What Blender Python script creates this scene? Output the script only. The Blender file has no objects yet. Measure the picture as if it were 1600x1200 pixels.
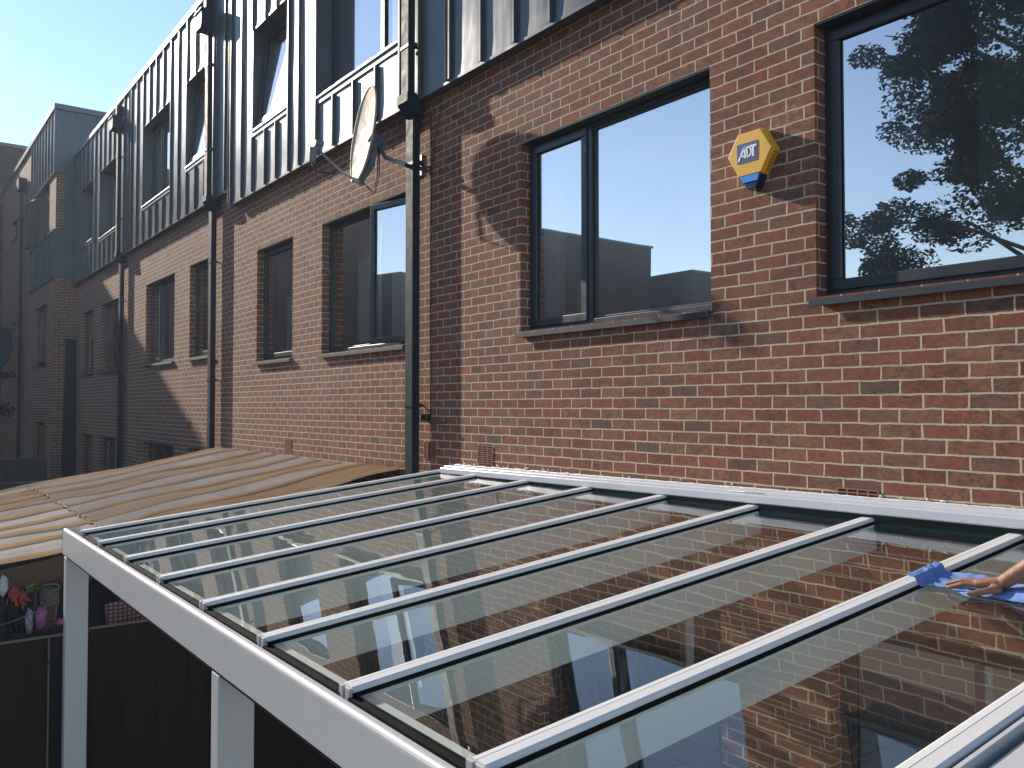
import bpy, bmesh, math, random
from mathutils import Vector, Matrix, noise
random.seed(7)
sc = bpy.context.scene
# ------------------------------------------------------------------ camera
FPX = 1338.0
yaw = math.atan2(1000, FPX); pit = math.atan(36/FPX)
F0 = Vector((-math.cos(yaw), math.sin(yaw), 0)); RV = Vector((F0.y, -F0.x, 0)); ZV = Vector((0, 0, 1))
FV = F0*math.cos(pit)+ZV*math.sin(pit); UV = -F0*math.sin(pit)+ZV*math.cos(pit)
cd = bpy.data.cameras.new('camera'); cam = bpy.data.objects.new('camera', cd); sc.collection.objects.link(cam)
m3 = Matrix((RV, UV, -FV)).transposed()
cam.matrix_world = Matrix.Translation((0, 0, 3.3)) @ m3.to_4x4()
cd.sensor_width = 36; cd.lens = FPX/1600*36; cd.clip_start = 0.05; cd.clip_end = 2000
sc.camera = cam
# ------------------------------------------------------------------ light
SUN_TO = Vector((-5, -1, 2.27)).normalized()
w = bpy.data.worlds.new('World'); sc.world = w; w.use_nodes = True
wt = w.node_tree; sky = wt.nodes.new('ShaderNodeTexSky'); sky.sky_type = 'NISHITA'; sky.sun_disc = False
sky.sun_elevation = math.asin(SUN_TO.z); sky.sun_rotation = math.atan2(SUN_TO.x, SUN_TO.y) % (2*math.pi)
sky.air_density = 1.0; sky.dust_density = 0.04; sky.ozone_density = 1.9; sky.altitude = 50
wt.links.new(sky.outputs[0], wt.nodes['Background'].inputs[0])
wt.nodes['Background'].inputs[1].default_value = 0.135
sl = bpy.data.lights.new('sun', 'SUN'); sl.energy = 4.4; sl.angle = math.radians(0.6); sl.color = (1, 0.89, 0.74)
so = bpy.data.objects.new('sun', sl); sc.collection.objects.link(so)
so.rotation_euler = (-SUN_TO).to_track_quat('-Z', 'Y').to_euler(); so.location = (0, 0, 30)
sc.view_settings.view_transform = 'Standard'; sc.view_settings.look = 'None'
sc.view_settings.exposure = 0.68; sc.view_settings.gamma = 1
sc.cycles.max_bounces = 10; sc.cycles.transparent_max_bounces = 16; sc.cycles.glossy_bounces = 6
COL = sc.collection

# ------------------------------------------------------------------ node helpers
class NT:
    def __init__(s, name):
        s.m = bpy.data.materials.new(name); s.m.use_nodes = True; s.t = s.m.node_tree
        s.b = s.t.nodes['Principled BSDF']; s.out = s.t.nodes['Material Output']
    def n(s, typ, **kw):
        nd = s.t.nodes.new(typ)
        for k, v in kw.items(): setattr(nd, k, v)
        return nd
    def put(s, sock, v):
        if isinstance(v, bpy.types.NodeSocket): s.t.links.new(v, sock)
        elif isinstance(v, (tuple, list)) and len(v) == 3 and len(sock.default_value) == 4: sock.default_value = (*v, 1)
        else: sock.default_value = v
    def M(s, op, a, b=0.0, c=0.0, clamp=False):
        nd = s.n('ShaderNodeMath', operation=op); nd.use_clamp = clamp
        s.put(nd.inputs[0], a); s.put(nd.inputs[1], b); s.put(nd.inputs[2], c); return nd.outputs[0]
    def mix(s, f, a, b, mode='MIX'):
        nd = s.n('ShaderNodeMix', data_type='RGBA', blend_type=mode)
        s.put(nd.inputs[0], f); s.put(nd.inputs[6], a); s.put(nd.inputs[7], b); return nd.outputs[2]
    def coord(s, kind='Object'):
        return s.n('ShaderNodeTexCoord').outputs[kind]
    def sep(s, v):
        nd = s.n('ShaderNodeSeparateXYZ'); s.put(nd.inputs[0], v); return nd.outputs
    def comb(s, x, y, z):
        nd = s.n('ShaderNodeCombineXYZ'); s.put(nd.inputs[0], x); s.put(nd.inputs[1], y); s.put(nd.inputs[2], z); return nd.outputs[0]
    def noise(s, v, scale, detail=3.0, rough=0.5, dist=0.0):
        nd = s.n('ShaderNodeTexNoise'); s.put(nd.inputs['Vector'], v); nd.inputs['Scale'].default_value = scale
        nd.inputs['Detail'].default_value = detail; nd.inputs['Roughness'].default_value = rough
        nd.inputs['Distortion'].default_value = dist; return nd.outputs
    def mapr(s, v, a, b, c, d, smooth=False):
        nd = s.n('ShaderNodeMapRange'); nd.interpolation_type = 'SMOOTHSTEP' if smooth else 'LINEAR'
        for i, x in enumerate((v, a, b, c, d)): s.put(nd.inputs[i], x)
        return nd.outputs[0]
    def ramp(s, v, pts, mode='LINEAR'):
        nd = s.n('ShaderNodeValToRGB'); s.put(nd.inputs[0], v); e = nd.color_ramp; e.interpolation = mode
        while len(e.elements) < len(pts): e.elements.new(0.5)
        for el, (p, c) in zip(e.elements, pts): el.position = p; el.color = (*c, 1)
        return nd.outputs[0]
    def bump(s, h, dist, strength=1.0, nrm=None):
        nd = s.n('ShaderNodeBump'); s.put(nd.inputs['Height'], h); nd.inputs['Distance'].default_value = dist
        nd.inputs['Strength'].default_value = strength
        if nrm: s.put(nd.inputs['Normal'], nrm)
        return nd.outputs[0]
    def scale(s, v, x, y, z):
        nd = s.n('ShaderNodeMapping'); s.put(nd.inputs[0], v); nd.inputs['Scale'].default_value = (x, y, z); return nd.outputs[0]
    def P(s, **kw):
        for k, v in kw.items(): s.put(s.b.inputs[k.replace('_', ' ')], v)
        return s.m

def brick_mat(name, tint=(1, 1, 1), dark=1.0, axis_sum=True, patchy=0.5):
    N = NT(name); co = N.coord(); X, Y, Z = N.sep(co)
    wob = N.noise(co, 9, 2)[0]; wobm = N.M('MULTIPLY', N.M('SUBTRACT', wob, 0.5), 0.012)
    u = N.M('DIVIDE', N.M('ADD', N.M('ADD', X, Y), wobm), 0.225); v = N.M('DIVIDE', N.M('ADD', N.M('ADD', Z, 0.010), wobm), 0.075)
    row = N.M('FLOOR', v)
    rr = N.n('ShaderNodeTexWhiteNoise', noise_dimensions='1D'); N.put(rr.inputs['W'], row)
    u = N.M('ADD', u, N.M('ADD', N.M('MULTIPLY', N.M('MODULO', N.M('ABSOLUTE', row), 2), 0.5), N.M('MULTIPLY', rr.outputs[0], 0.10)))
    col = N.M('FLOOR', u); fu = N.M('FRACT', u); fv = N.M('FRACT', v)
    du = N.M('MULTIPLY', N.M('MINIMUM', fu, N.M('SUBTRACT', 1, fu)), 0.225)
    dv = N.M('MULTIPLY', N.M('MINIMUM', fv, N.M('SUBTRACT', 1, fv)), 0.075)
    ed = N.noise(co, 70, 3, 0.6)[0]
    d = N.M('ADD', N.M('MINIMUM', du, dv), N.M('MULTIPLY', N.M('SUBTRACT', ed, 0.5), 0.008))
    brick = N.mapr(d, 0.0038, 0.0062, 0, 1, True)
    idn = N.n('ShaderNodeTexWhiteNoise', noise_dimensions='2D'); N.put(idn.inputs['Vector'], N.comb(col, row, 0))
    idv, idc = idn.outputs[0], idn.outputs[1]; ic = N.sep(idc)
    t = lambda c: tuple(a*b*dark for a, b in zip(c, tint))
    base = N.ramp(idv, [(0, t((.215, .070, .043))), (.25, t((.285, .080, .046))), (.45, t((.32, .098, .055))), (.62, t((.25, .082, .053))),
                        (.76, t((.32, .130, .068))), (.86, t((.26, .115, .068))), (.93, t((.21, .105, .078))), (.965, t((.135, .078, .068))), (1, t((.28, .09, .055)))])
    off = N.comb(N.M('MULTIPLY', ic[0], 40), N.M('MULTIPLY', ic[1], 40), N.M('MULTIPLY', ic[2], 40))
    va = N.n('ShaderNodeVectorMath', operation='ADD'); N.put(va.inputs[0], co); N.put(va.inputs[1], off); bc = va.outputs[0]
    mott = N.noise(N.scale(bc, 1, 1, 1.6), 28, 4, 0.65)[0]
    base = N.mix(N.mapr(mott, .42, .68, 0, .85), base, t((.125, .055, .045)))
    base = N.mix(N.mapr(N.noise(bc, 12, 3)[0], .5, .78, 0, .5), base, t((.30, .13, .075)))
    crease = N.noise(N.scale(bc, 1, 1, 2.6), 34, 2, 0.5, 1.4)[0]
    cr = N.M('MULTIPLY', N.mapr(N.M('ABSOLUTE', N.M('SUBTRACT', crease, 0.5)), 0.0, 0.035, 1, 0, True), N.mapr(ic[1], 0.25, 0.6, 0, 1))
    cr = N.M('MULTIPLY', cr, N.mapr(N.noise(bc, 16, 1)[0], .42, .52, 0, 1))
    base = N.mix(N.M('MULTIPLY', cr, .9), base, t((.035, .02, .02)))  # creases go near black: relief shadow put into the colour, besides the bump
    blotch = N.mapr(N.noise(co, 55, 2, .6)[0], .68, .76, 0, .35)
    base = N.mix(blotch, base, (.36, .31, .27))
    patch = N.noise(co, 0.55, 4, .6)[0]
    base = N.mix(N.mapr(patch, .4, .72, 0, .28*patchy*2), base, t((.13, .075, .06)))
    stk = N.noise(N.scale(co, 4, 4, .22), 1.6, 4, .6)[0]
    base = N.mix(N.mapr(stk, .52, .72, 0, .38), base, t((.10, .055, .045)))
    eff = N.M('MULTIPLY', N.mapr(N.noise(co, 1.1, 3, .6)[0], .55, .68, 0, 1), N.mapr(N.noise(bc, 22, 4, .7)[0], .50, .62, 0, .45))
    base = N.mix(eff, base, (.42, .37, .33))
    mcol = N.mix(N.noise(co, 20, 3)[0], t((.42, .34, .225)), t((.64, .53, .37)))
    mcol = N.mix(N.mapr(N.noise(co, 2.3, 4, .7)[0], .5, .75, 0, .5), mcol, t((.30, .25, .2)))
    base = N.mix(.04, base, t((.28, .16, .09)))
    colr = N.mix(brick, mcol, base)
    h1 = N.M('MULTIPLY', brick, 0.6)
    hn = N.M('MULTIPLY', N.M('ADD', N.M('MULTIPLY', mott, .7), N.M('MULTIPLY', N.noise(co, 130, 3, .7)[0], .35)), brick)
    h = N.M('ADD', N.M('ADD', h1, N.M('MULTIPLY', hn, .42)), N.M('MULTIPLY', cr, -.35))
    h = N.M('ADD', h, N.M('MULTIPLY', ic[2], .10))
    return N.P(Base_Color=colr, Roughness=.86, Normal=N.bump(h, .0058, .8), Specular_IOR_Level=.25)

def plain(name, col, rough=.5, metal=0.0, bumps=None, var=0.0, spec=.5):
    N = NT(name); co = N.coord(); c = col
    if var:
        c = N.mix(N.noise(co, 6, 5, .6)[0], tuple(x*(1-var) for x in col), tuple(min(1, x*(1+var)) for x in col))
    kw = dict(Base_Color=c, Roughness=rough, Metallic=metal, Specular_IOR_Level=spec)
    if var: kw['Roughness'] = N.mapr(N.noise(co, 11, 4)[0], .3, .7, rough*.85, min(1, rough*1.15))
    if bumps: kw['Normal'] = N.bump(N.noise(co, bumps[0], 4, .6)[0], bumps[1])
    return N.P(**kw)

def glass_mat(name, f0, tint, refl=(1, 1, 1), wav=(1.2, .004), power=5.0, dust=0.0, haze=0.0):
    N = NT(name); co = N.coord()
    nrm = N.bump(N.noise(co, wav[0], 1, .4)[0], wav[1], 1.0)
    g = N.n('ShaderNodeNewGeometry'); dt = N.n('ShaderNodeVectorMath', operation='DOT_PRODUCT')
    N.put(dt.inputs[0], g.outputs['Incoming']); N.put(dt.inputs[1], g.outputs['Normal'])
    c = N.M('ABSOLUTE', dt.outputs['Value']); sch = N.M('ADD', f0, N.M('MULTIPLY', 1-f0, N.M('POWER', N.M('SUBTRACT', 1, c), power)), clamp=True)
    tr = N.n('ShaderNodeBsdfTransparent'); N.put(tr.inputs[0], tint)
    gl = N.n('ShaderNodeBsdfGlossy'); gl.inputs['Roughness'].default_value = 0.0; N.put(gl.inputs['Color'], refl); N.put(gl.inputs['Normal'], nrm)
    body = tr.outputs[0]
    if dust:
        df = N.n('ShaderNodeBsdfDiffuse'); N.put(df.inputs[0], (.55, .55, .52)); m0 = N.n('ShaderNodeMixShader')
        k = N.mapr(N.noise(N.scale(co, 1, 3, 1), 3.0, 5, .65)[0], .35, .8, dust*.3, dust*1.8)
        k = N.M('ADD', k, N.mapr(N.noise(co, 90, 2, .5)[0], .72, .76, 0, .22))
        N.put(m0.inputs[0], k); N.put(m0.inputs[1], body); N.put(m0.inputs[2], df.outputs[0]); body = m0.outputs[0]
    mx = N.n('ShaderNodeMixShader'); N.put(mx.inputs[0], sch); N.put(mx.inputs[1], body); N.put(mx.inputs[2], gl.outputs[0])
    fin = mx.outputs[0]
    if haze:
        g2 = N.n('ShaderNodeBsdfGlossy'); g2.inputs['Roughness'].default_value = .22; m2 = N.n('ShaderNodeMixShader'); m2.inputs[0].default_value = haze
        N.put(m2.inputs[1], fin); N.put(m2.inputs[2], g2.outputs[0]); fin = m2.outputs[0]
    N.t.links.new(fin, N.out.inputs[0]); return N.m

BRICK = brick_mat('brick_red')
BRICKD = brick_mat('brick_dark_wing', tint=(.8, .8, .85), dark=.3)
def zinc_mat():
    N = NT('zinc'); co = N.coord(); X, Y, Z = N.sep(co)
    st = N.noise(N.scale(co, 5, 5, .5), 3, 4, .6)[0]; cl = N.noise(co, 1.7, 4, .6)[0]
    c = N.mix(st, (.080, .090, .103), (.122, .131, .142)); c = N.mix(N.mapr(cl, .45, .75, 0, .5), c, (.07, .078, .088))
    h = N.M('ADD', N.noise(N.scale(co, 2.2, 2.2, .8), 1.6, 2, .5)[0], N.M('MULTIPLY', N.noise(N.scale(co, 1, 1, .3), 9, 2)[0], .16))
    r = N.mapr(N.noise(co, 4, 4)[0], .3, .7, .29, .36)
    return N.P(Base_Color=c, Metallic=.3, Roughness=r, Normal=N.bump(h, .03, .22), Specular_IOR_Level=.15)
ZINC = zinc_mat()
ZTRIM = plain('zinc_trim', (.12, .128, .14), .4, .4, var=.1, spec=.25)
SILLM = plain('sill_metal', (.040, .047, .056), .6, 0, var=.1, spec=.15)
ANTH = plain('anthracite_frame', (.032, .038, .048), .38, 0, bumps=(300, .0002), var=.06)
PIPE = plain('anthracite_pipe', (.014, .021, .032), .6, 0, bumps=(8, .001), var=.12, spec=.15)
WGLASS = glass_mat('window_glass', .66, (.74, .80, .80), (1.0, .925, .905), (1.3, .0012), 4.0, haze=.06)
CGLASS = glass_mat('canopy_glass', .125, (.88, .94, .89), (1, 1, .97), (3.0, .0011), 4.4, dust=.009)
GEDGE = plain('glass_edge', (.014, .026, .023), .25)
ALU = plain('white_aluminium', (.54, .535, .54), .40, 0, bumps=(60, .0003), var=.03)
ALUL = None
def rafter_mat():
    N = NT('white_rafter'); co = N.coord(); X, Y, Z = N.sep(co)
    g = N.noise(N.scale(co, 60, .6, 60), 4, 3)[0]
    sm = N.noise(N.scale(co, 3, .8, 3), 3, 5, .7)[0]
    c = N.mix(g, (.68, .67, .66), (.78, .765, .75)); c = N.mix(N.mapr(sm, .55, .8, 0, .4), c, (.50, .50, .51))
    return N.P(Base_Color=c, Roughness=N.mapr(sm, .3, .7, .3, .5), Normal=N.bump(g, .0006, .5))
RAFT = rafter_mat(); RBODY = plain('white_rafter_body', (.78, .80, .80), .45, var=.02)  # body coloured lighter than the posts for the extra light it catches
RUB = plain('black_rubber', (.010, .010, .012), .8, bumps=(40, .001), var=.2, spec=.08)
SEAL = plain('white_sealant', (.62, .62, .63), .45, bumps=(45, .004))
UPVC = plain('white_upvc', (.50, .51, .55), .28, var=.03)
ROOM = plain('room_plaster', (.30, .31, .30), .9, var=.1)
NET = plain('net_curtain', (.72, .78, .80), .9, var=.15)
GREEN = plain('green_curtain', (.33, .42, .36), .85, var=.12)
BLIND = plain('white_blind', (.75, .76, .80), .8, var=.03)
FELT = plain('roof_felt', (.10, .10, .11), .9, var=.2)
STEEL = plain('galvanised_steel', (.36, .37, .38), .42, .75, bumps=(30, .001), var=.15)
PLY = plain('black_plastic', (.014, .015, .017), .4)
TERRA = plain('terracotta', (.34, .12, .075), .8, bumps=(60, .002), var=.25)

# ------------------------------------------------------------------ mesh helpers
class MB:
    def __init__(s): s.bm = bmesh.new(); s.mi = 0
    def face(s, pts, mi=None):
        f = s.bm.faces.new([s.bm.verts.new(p) for p in pts]); f.material_index = s.mi if mi is None else mi; return f
    def box(s, x0, x1, y0, y1, z0, z1, mi=None):
        if x0 > x1: x0, x1 = x1, x0
        if y0 > y1: y0, y1 = y1, y0
        v = [s.bm.verts.new((x, y, z)) for x in (x0, x1) for y in (y0, y1) for z in (z0, z1)]
        for f in ((0, 1, 3, 2), (4, 6, 7, 5), (0, 4, 5, 1), (2, 3, 7, 6), (0, 2, 6, 4), (1, 5, 7, 3)):
            fc = s.bm.faces.new([v[i] for i in f]); fc.material_index = s.mi if mi is None else mi
        return s
    def prism(s, prof, a, b, fn):
        """prof: 2D points, fn(p, t)->3D at t=a and t=b"""
        A = [s.bm.verts.new(fn(p, a)) for p in prof]; B = [s.bm.verts.new(fn(p, b)) for p in prof]; n = len(prof)
        for i in range(n): s.bm.faces.new((A[i], A[(i+1) % n], B[(i+1) % n], B[i])).material_index = s.mi
        s.bm.faces.new(A[::-1]).material_index = s.mi; s.bm.faces.new(B).material_index = s.mi; return s
    def tube(s, pts, r, seg=8, cap=True):
        pts = [Vector(p) for p in pts]; rs = r if isinstance(r, (list, tuple)) else [r]*len(pts); rings = []
        up = None
        for i, p in enumerate(pts):
            d = (pts[min(i+1, len(pts)-1)]-pts[max(i-1, 0)]).normalized()
            if up is None: up = Vector((0, 0, 1)) if abs(d.z) < .9 else Vector((1, 0, 0))
            a = d.cross(up).normalized(); b = a.cross(d).normalized(); up = b
            rings.append([s.bm.verts.new(p+(a*math.cos(2*math.pi*k/seg)+b*math.sin(2*math.pi*k/seg))*rs[i]) for k in range(seg)])
        for i in range(len(rings)-1):
            for k in range(seg):
                f = s.bm.faces.new((rings[i][k], rings[i][(k+1) % seg], rings[i+1][(k+1) % seg], rings[i+1][k])); f.smooth = True; f.material_index = s.mi
        if cap:
            s.bm.faces.new(rings[0][::-1]).material_index = s.mi; s.bm.faces.new(rings[-1]).material_index = s.mi
        return s
    def ell(s, c, r, rot=None, seg=16, rings=10):
        m = Matrix.Translation(Vector(c)) @ (rot.to_4x4() if rot else Matrix()) @ Matrix.Diagonal((*r, 1))
        res = bmesh.ops.create_uvsphere(s.bm, u_segments=seg, v_segments=rings, radius=1, matrix=m)
        for v in res['verts']:
            for f in v.link_faces: f.smooth = True; f.material_index = s.mi
        return s
    def grid(s, fn, nu, nv, mi=None):
        V = [[s.bm.verts.new(fn(i/nu, j/nv)) for j in range(nv+1)] for i in range(nu+1)]
        for i in range(nu):
            for j in range(nv):
                f = s.bm.faces.new((V[i][j], V[i+1][j], V[i+1][j+1], V[i][j+1])); f.smooth = True; f.material_index = s.mi if mi is None else mi
        return s
    def build(s, name, mats, parent=None, bevel=0, recalc=True):
        if recalc: bmesh.ops.recalc_face_normals(s.bm, faces=s.bm.faces)
        me = bpy.data.meshes.new(name); s.bm.to_mesh(me); s.bm.free()
        for m in (mats if isinstance(mats, (list, tuple)) else [mats]): me.materials.append(m)
        o = bpy.data.objects.new(name, me); COL.objects.link(o)
        if parent: setpar(o, parent)
        if bevel:
            b = o.modifiers.new('bevel', 'BEVEL'); b.width = bevel; b.segments = 2; b.limit_method = 'ANGLE'; b.angle_limit = math.radians(40)
        return o
def world_loc(p):
    l = Vector((0, 0, 0))
    while p: l += p.location; p = p.parent if not getattr(p, 'parent', None) or True else None
    return l
ROOTLOC = {}
def setpar(o, p):
    o.parent = p
    r = p
    if p.name in ROOTLOC: o.matrix_parent_inverse = Matrix.Translation(-ROOTLOC[p.name])
def tag(o, label=None, cat=None, group=None, kind=None):
    if label: o['label'] = label
    if cat: o['category'] = cat
    if group: o['group'] = group
    if kind: o['kind'] = kind
    return o
def thing(name, label, cat, loc=(0, 0, 0), group=None):
    o = bpy.data.objects.new(name, None); COL.objects.link(o); o.location = loc; o.empty_display_size = .2
    ROOTLOC[o.name] = Vector(loc); return tag(o, label, cat, group)
def holes_wall(mb, x0, x1, z0, z1, y, th, holes, mi=0, ends=True, top=True):
    xs = sorted({x0, x1, *[h[0] for h in holes], *[h[1] for h in holes]}); zs = sorted({z0, z1, *[h[2] for h in holes], *[h[3] for h in holes]})
    xs = [x for x in xs if x0 <= x <= x1]; zs = [z for z in zs if z0 <= z <= z1]
    for i in range(len(xs)-1):
        for j in range(len(zs)-1):
            cx, cz = (xs[i]+xs[i+1])/2, (zs[j]+zs[j+1])/2
            if any(h[0] < cx < h[1] and h[2] < cz < h[3] for h in holes): continue
            a, b, c, d = xs[i], xs[i+1], zs[j], zs[j+1]
            mb.face([(a, y, c), (b, y, c), (b, y, d), (a, y, d)], mi)
            mb.face([(a, y+th, c), (a, y+th, d), (b, y+th, d), (b, y+th, c)], mi)
    for a, b, c, d in holes:
        mb.face([(a, y, c), (a, y, d), (a, y+th, d), (a, y+th, c)], mi); mb.face([(b, y, c), (b, y+th, c), (b, y+th, d), (b, y, d)], mi)
        mb.face([(a, y, d), (b, y, d), (b, y+th, d), (a, y+th, d)], mi)
        mb.face([(a, y, c), (a, y+th, c), (b, y+th, c), (b, y, c)], mi)
    if ends:
        for x in (x0, x1): mb.face([(x, y, z0), (x, y, z1), (x, y+th, z1), (x, y+th, z0)], mi)
    if top:
        for z in (z0, z1): mb.face([(x0, y, z), (x1, y, z), (x1, y+th, z), (x0, y+th, z)], mi)

WALL = 4.23
# ------------------------------------------------------------------ windows
def bars(mb, x0, x1, z0, z1, w, y0, y1):
    mb.box(x0, x1, y0, y1, z1-w, z1); mb.box(x0, x1, y0, y1, z0, z0+w)
    mb.box(x0, x0+w, y0, y1, z0+w, z1-w); mb.box(x1-w, x1, y0, y1, z0+w, z1-w)
def pane_mb(x0, x1, z0, z1, y):
    m = MB(); m.face([(x0, y, z0), (x1, y, z0), (x1, y, z1), (x0, y, z1)]); return m
def rotate_about(o, piv, axis, ang):
    for v in o.data.vertices:
        v.co = Matrix.Translation(piv) @ Matrix.Rotation(ang, 4, axis) @ Matrix.Translation(-Vector(piv)) @ v.co
def curtain(par, x0, x1, z0, z1, y, mat, waves=9, amp=.022, name='curtain'):
    m = MB(); n = waves*8
    m.grid(lambda s, t: (x0+(x1-x0)*s, y+amp*math.sin(s*waves*2*math.pi+.6*math.sin(7*s))*(.6+.5*(1-t)), z0+(z1-z0)*t+(.01*math.sin(s*waves*math.pi*2) if t == 0 else 0)), n, 3)
    return m.build(name, mat, par, recalc=False)
def window(house, x0, x1, z0, z1, yw, depth, lay, sill='metal', mat=None, opens=None, curt=()):
    """lay: list of (kind, xa, xb) lights; kind f fixed, c casement, t tilted inwards, o opened outwards"""
    yf = yw+depth; m = MB(); W_ = .048
    bars(m, x0, x1, z0, z1, W_, yf, yf+.07)
    for k, (kd, a, b) in enumerate(lay):
        if k: m.box(a-.03, a+.03, yf, yf+.07, z0+W_, z1-W_)
    win = m.build('window', ANTH, house, bevel=.004)
    if sill == 'metal':
        m = MB(); m.box(x0+.001, x1-.001, yw+.004, yf-.001, z1-.012, z1-.0005); m.build('lintel_trim', ANTH, win)
    for k, (kd, a, b) in enumerate(lay):
        a2 = a+(.03 if k else W_); b2 = b-(.03 if k < len(lay)-1 else W_); c2, d2 = z0+W_, z1-W_
        if kd == 'f':
            f = MB(); bars(f, a2, b2, c2, d2, .018, yf+.02, yf+.05); f.build('bead', ANTH, win, bevel=.003)
            pane_mb(a2+.016, b2-.016, c2+.016, d2-.016, yf+.036).build('pane', WGLASS, win)
        else:
            f = MB(); bars(f, a2-.012, b2+.012, c2-.012, d2+.012, .062, yf-.014, yf+.045)
            sash = f.build('sash', ANTH, win, bevel=.005)
            pn = pane_mb(a2+.046, b2-.046, c2+.046, d2-.046, yf+.012).build('pane', WGLASS, win)
            r = MB(); bars(r, a2+.044, b2-.044, c2+.044, d2-.044, .007, yf+.004, yf+.011); rb = r.build('gasket', RUB, win)
            hd = MB(); hd.box(b2-.03, b2-.012, yf+.05, yf+.09, (c2+d2)/2-.05, (c2+d2)/2+.05); hdo = hd.build('handle', PLY, win)
            if kd == 't':
                for o in (sash, pn, rb, hdo): rotate_about(o, (a, yf+.02, d2), 'X', math.radians(-6))
            if kd == 'o':
                for o in (sash, pn, rb, hdo): rotate_about(o, (b2, yf, c2), 'Z', math.radians(11.5))
    if sill == 'metal':
        s = MB(); s.prism([(yf+.01, z0+.0), (yw-.045, z0-.016), (yw-.048, z0-.056), (yw-.040, z0-.056), (yw-.036, z0-.030), (yf+.01, z0-.012)], x0-.022, x1+.018, lambda p, t: (t, p[0], p[1]))
        s.build('sill', SILLM, win, bevel=.002)
    elif sill == 'zinc':
        s = MB(); s.prism([(yf+.01, z0+.0), (yw-.03, z0-.03), (yw-.035, z0-.055), (yw-.002, z0-.055), (yf+.01, z0-.03)], x0-.0, x1+.0, lambda p, t: (t, p[0], p[1]))
        s.box(x0-.012, x1+.012, yw-.02, yw-.001, z0-.12, z0-.056)
        s.build('sill', ZTRIM, win, bevel=.002)
    for (ca, cb, cz0, cz1, cm, wv) in curt: curtain(win, ca, cb, cz0, cz1, yf+.115, cm, wv)
    return win

def room(house, x0, x1, z0, z1, y0=WALL+.31, y1=7.2):
    m = MB()
    m.face([(x0, y1, z0), (x1, y1, z0), (x1, y1, z1), (x0, y1, z1)]); m.face([(x0, y0, z0), (x0, y1, z0), (x0, y1, z1), (x0, y0, z1)])
    m.face([(x1, y0, z0), (x1, y1, z0), (x1, y1, z1), (x1, y0, z1)]); m.face([(x0, y0, z0), (x1, y0, z0), (x1, y1, z0), (x0, y1, z0)])
    m.face([(x0, y0, z1), (x1, y0, z1), (x1, y1, z1), (x0, y1, z1)])
    return m.build('room', ROOM, house, recalc=False)

def cladding(house, x0, x1, z0, z1, y, holes, seams, name='zinc_cladding'):
    """standing seam zinc: gently pillowed trays between upright seams"""
    m = MB(); sx = sorted([x0]+[s for s in seams if x0 < s < x1]+[x1])
    for i in range(len(sx)-1):
        a, b = sx[i], sx[i+1]; dph = random.uniform(-.004, .006)
        hs = [h for h in holes if h[1] > a and h[0] < b]
        xs = sorted({a, b, *[max(a, min(b, h[0])) for h in hs], *[max(a, min(b, h[1])) for h in hs]})
        for q in range(len(xs)-1):
            xa, xb = xs[q], xs[q+1]; cx = (xa+xb)/2
            segs = [(z0, z1)]
            for h in hs:
                if h[0] < cx < h[1]:
                    segs = [s2 for s in segs for s2 in ((s[0], min(s[1], h[2])), (max(s[0], h[3]), s[1])) if s2[1]-s2[0] > .005]
            for za, zb in segs:
                def fn(s, t, xa=xa, xb=xb, za=za, zb=zb, a=a, b=b, dph=dph):
                    X = xa+(xb-xa)*s; Z = za+(zb-za)*t; k = (X-a)/max(.01, b-a)
                    env = max(0.0, 1-abs(2*k-1)**4)
                    bul = (.0075+dph)*env*(.6+.5*noise.noise(Vector((X*1.7, Z*.9, 3.1))))
                    e2 = min(1, min(Z-za, zb-Z)/.12); e3 = .004*env*(1-max(0, e2))
                    return (X, y-bul-e3, Z)
                m.grid(fn, max(3, int((xb-xa)/.06)), max(3, int((zb-za)/.14)))
    for s in sx:
        segs = [(z0, z1)]
        for h in holes:
            if h[0]+.004 < s < h[1]-.004:
                segs = [s2 for g in segs for s2 in ((g[0], min(g[1], h[2]-.12)), (max(g[0], h[3]), g[1])) if s2[1]-s2[0] > .01]
        for za, zb in segs:
            wv = random.uniform(-.003, .003)
            m.box(s-.006+wv, s+.006+wv, y-.034, y-.001, za+.004, zb-.006); m.box(s-.012+wv, s+.010+wv, y-.036, y-.026, za+.004, zb-.006)
    for h in holes:   # folded reveals of the openings
        a, b, c, d = h; yb = WALL-.002+.18
        m.face([(a, y-.012, c), (a, y-.012, d), (a, yb, d), (a, yb, c)]); m.face([(b, y-.012, c), (b, yb, c), (b, yb, d), (b, y-.012, d)])
        m.face([(a, y-.012, d), (b, y-.012, d), (b, yb, d), (a, yb, d)]); m.face([(a, y, c), (a, yb, c), (b, yb, c), (b, y, c)])
        m.box(a-.018, a-.001, y-.014, y-.001, c-.1, d+.02); m.box(b+.001, b+.018, y-.014, y-.001, c-.1, d+.02); m.box(a-.018, b+.018, y-.016, y-.001, d+.003, d+.028)
    # drip at the foot
    m.face([(x0, y-.004, z0), (x1, y-.004, z0), (x1, WALL-.001, z0), (x0, WALL-.001, z0)])
    m.box(x0, x1, y-.014, y+.004, z0-.022, z0+.002)
    for x in (x0, x1): m.face([(x, y, z0), (x, y, z1), (x, WALL-.001, z1), (x, WALL-.001, z0)])
    return m.build(name, ZINC, house, recalc=False)

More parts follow.
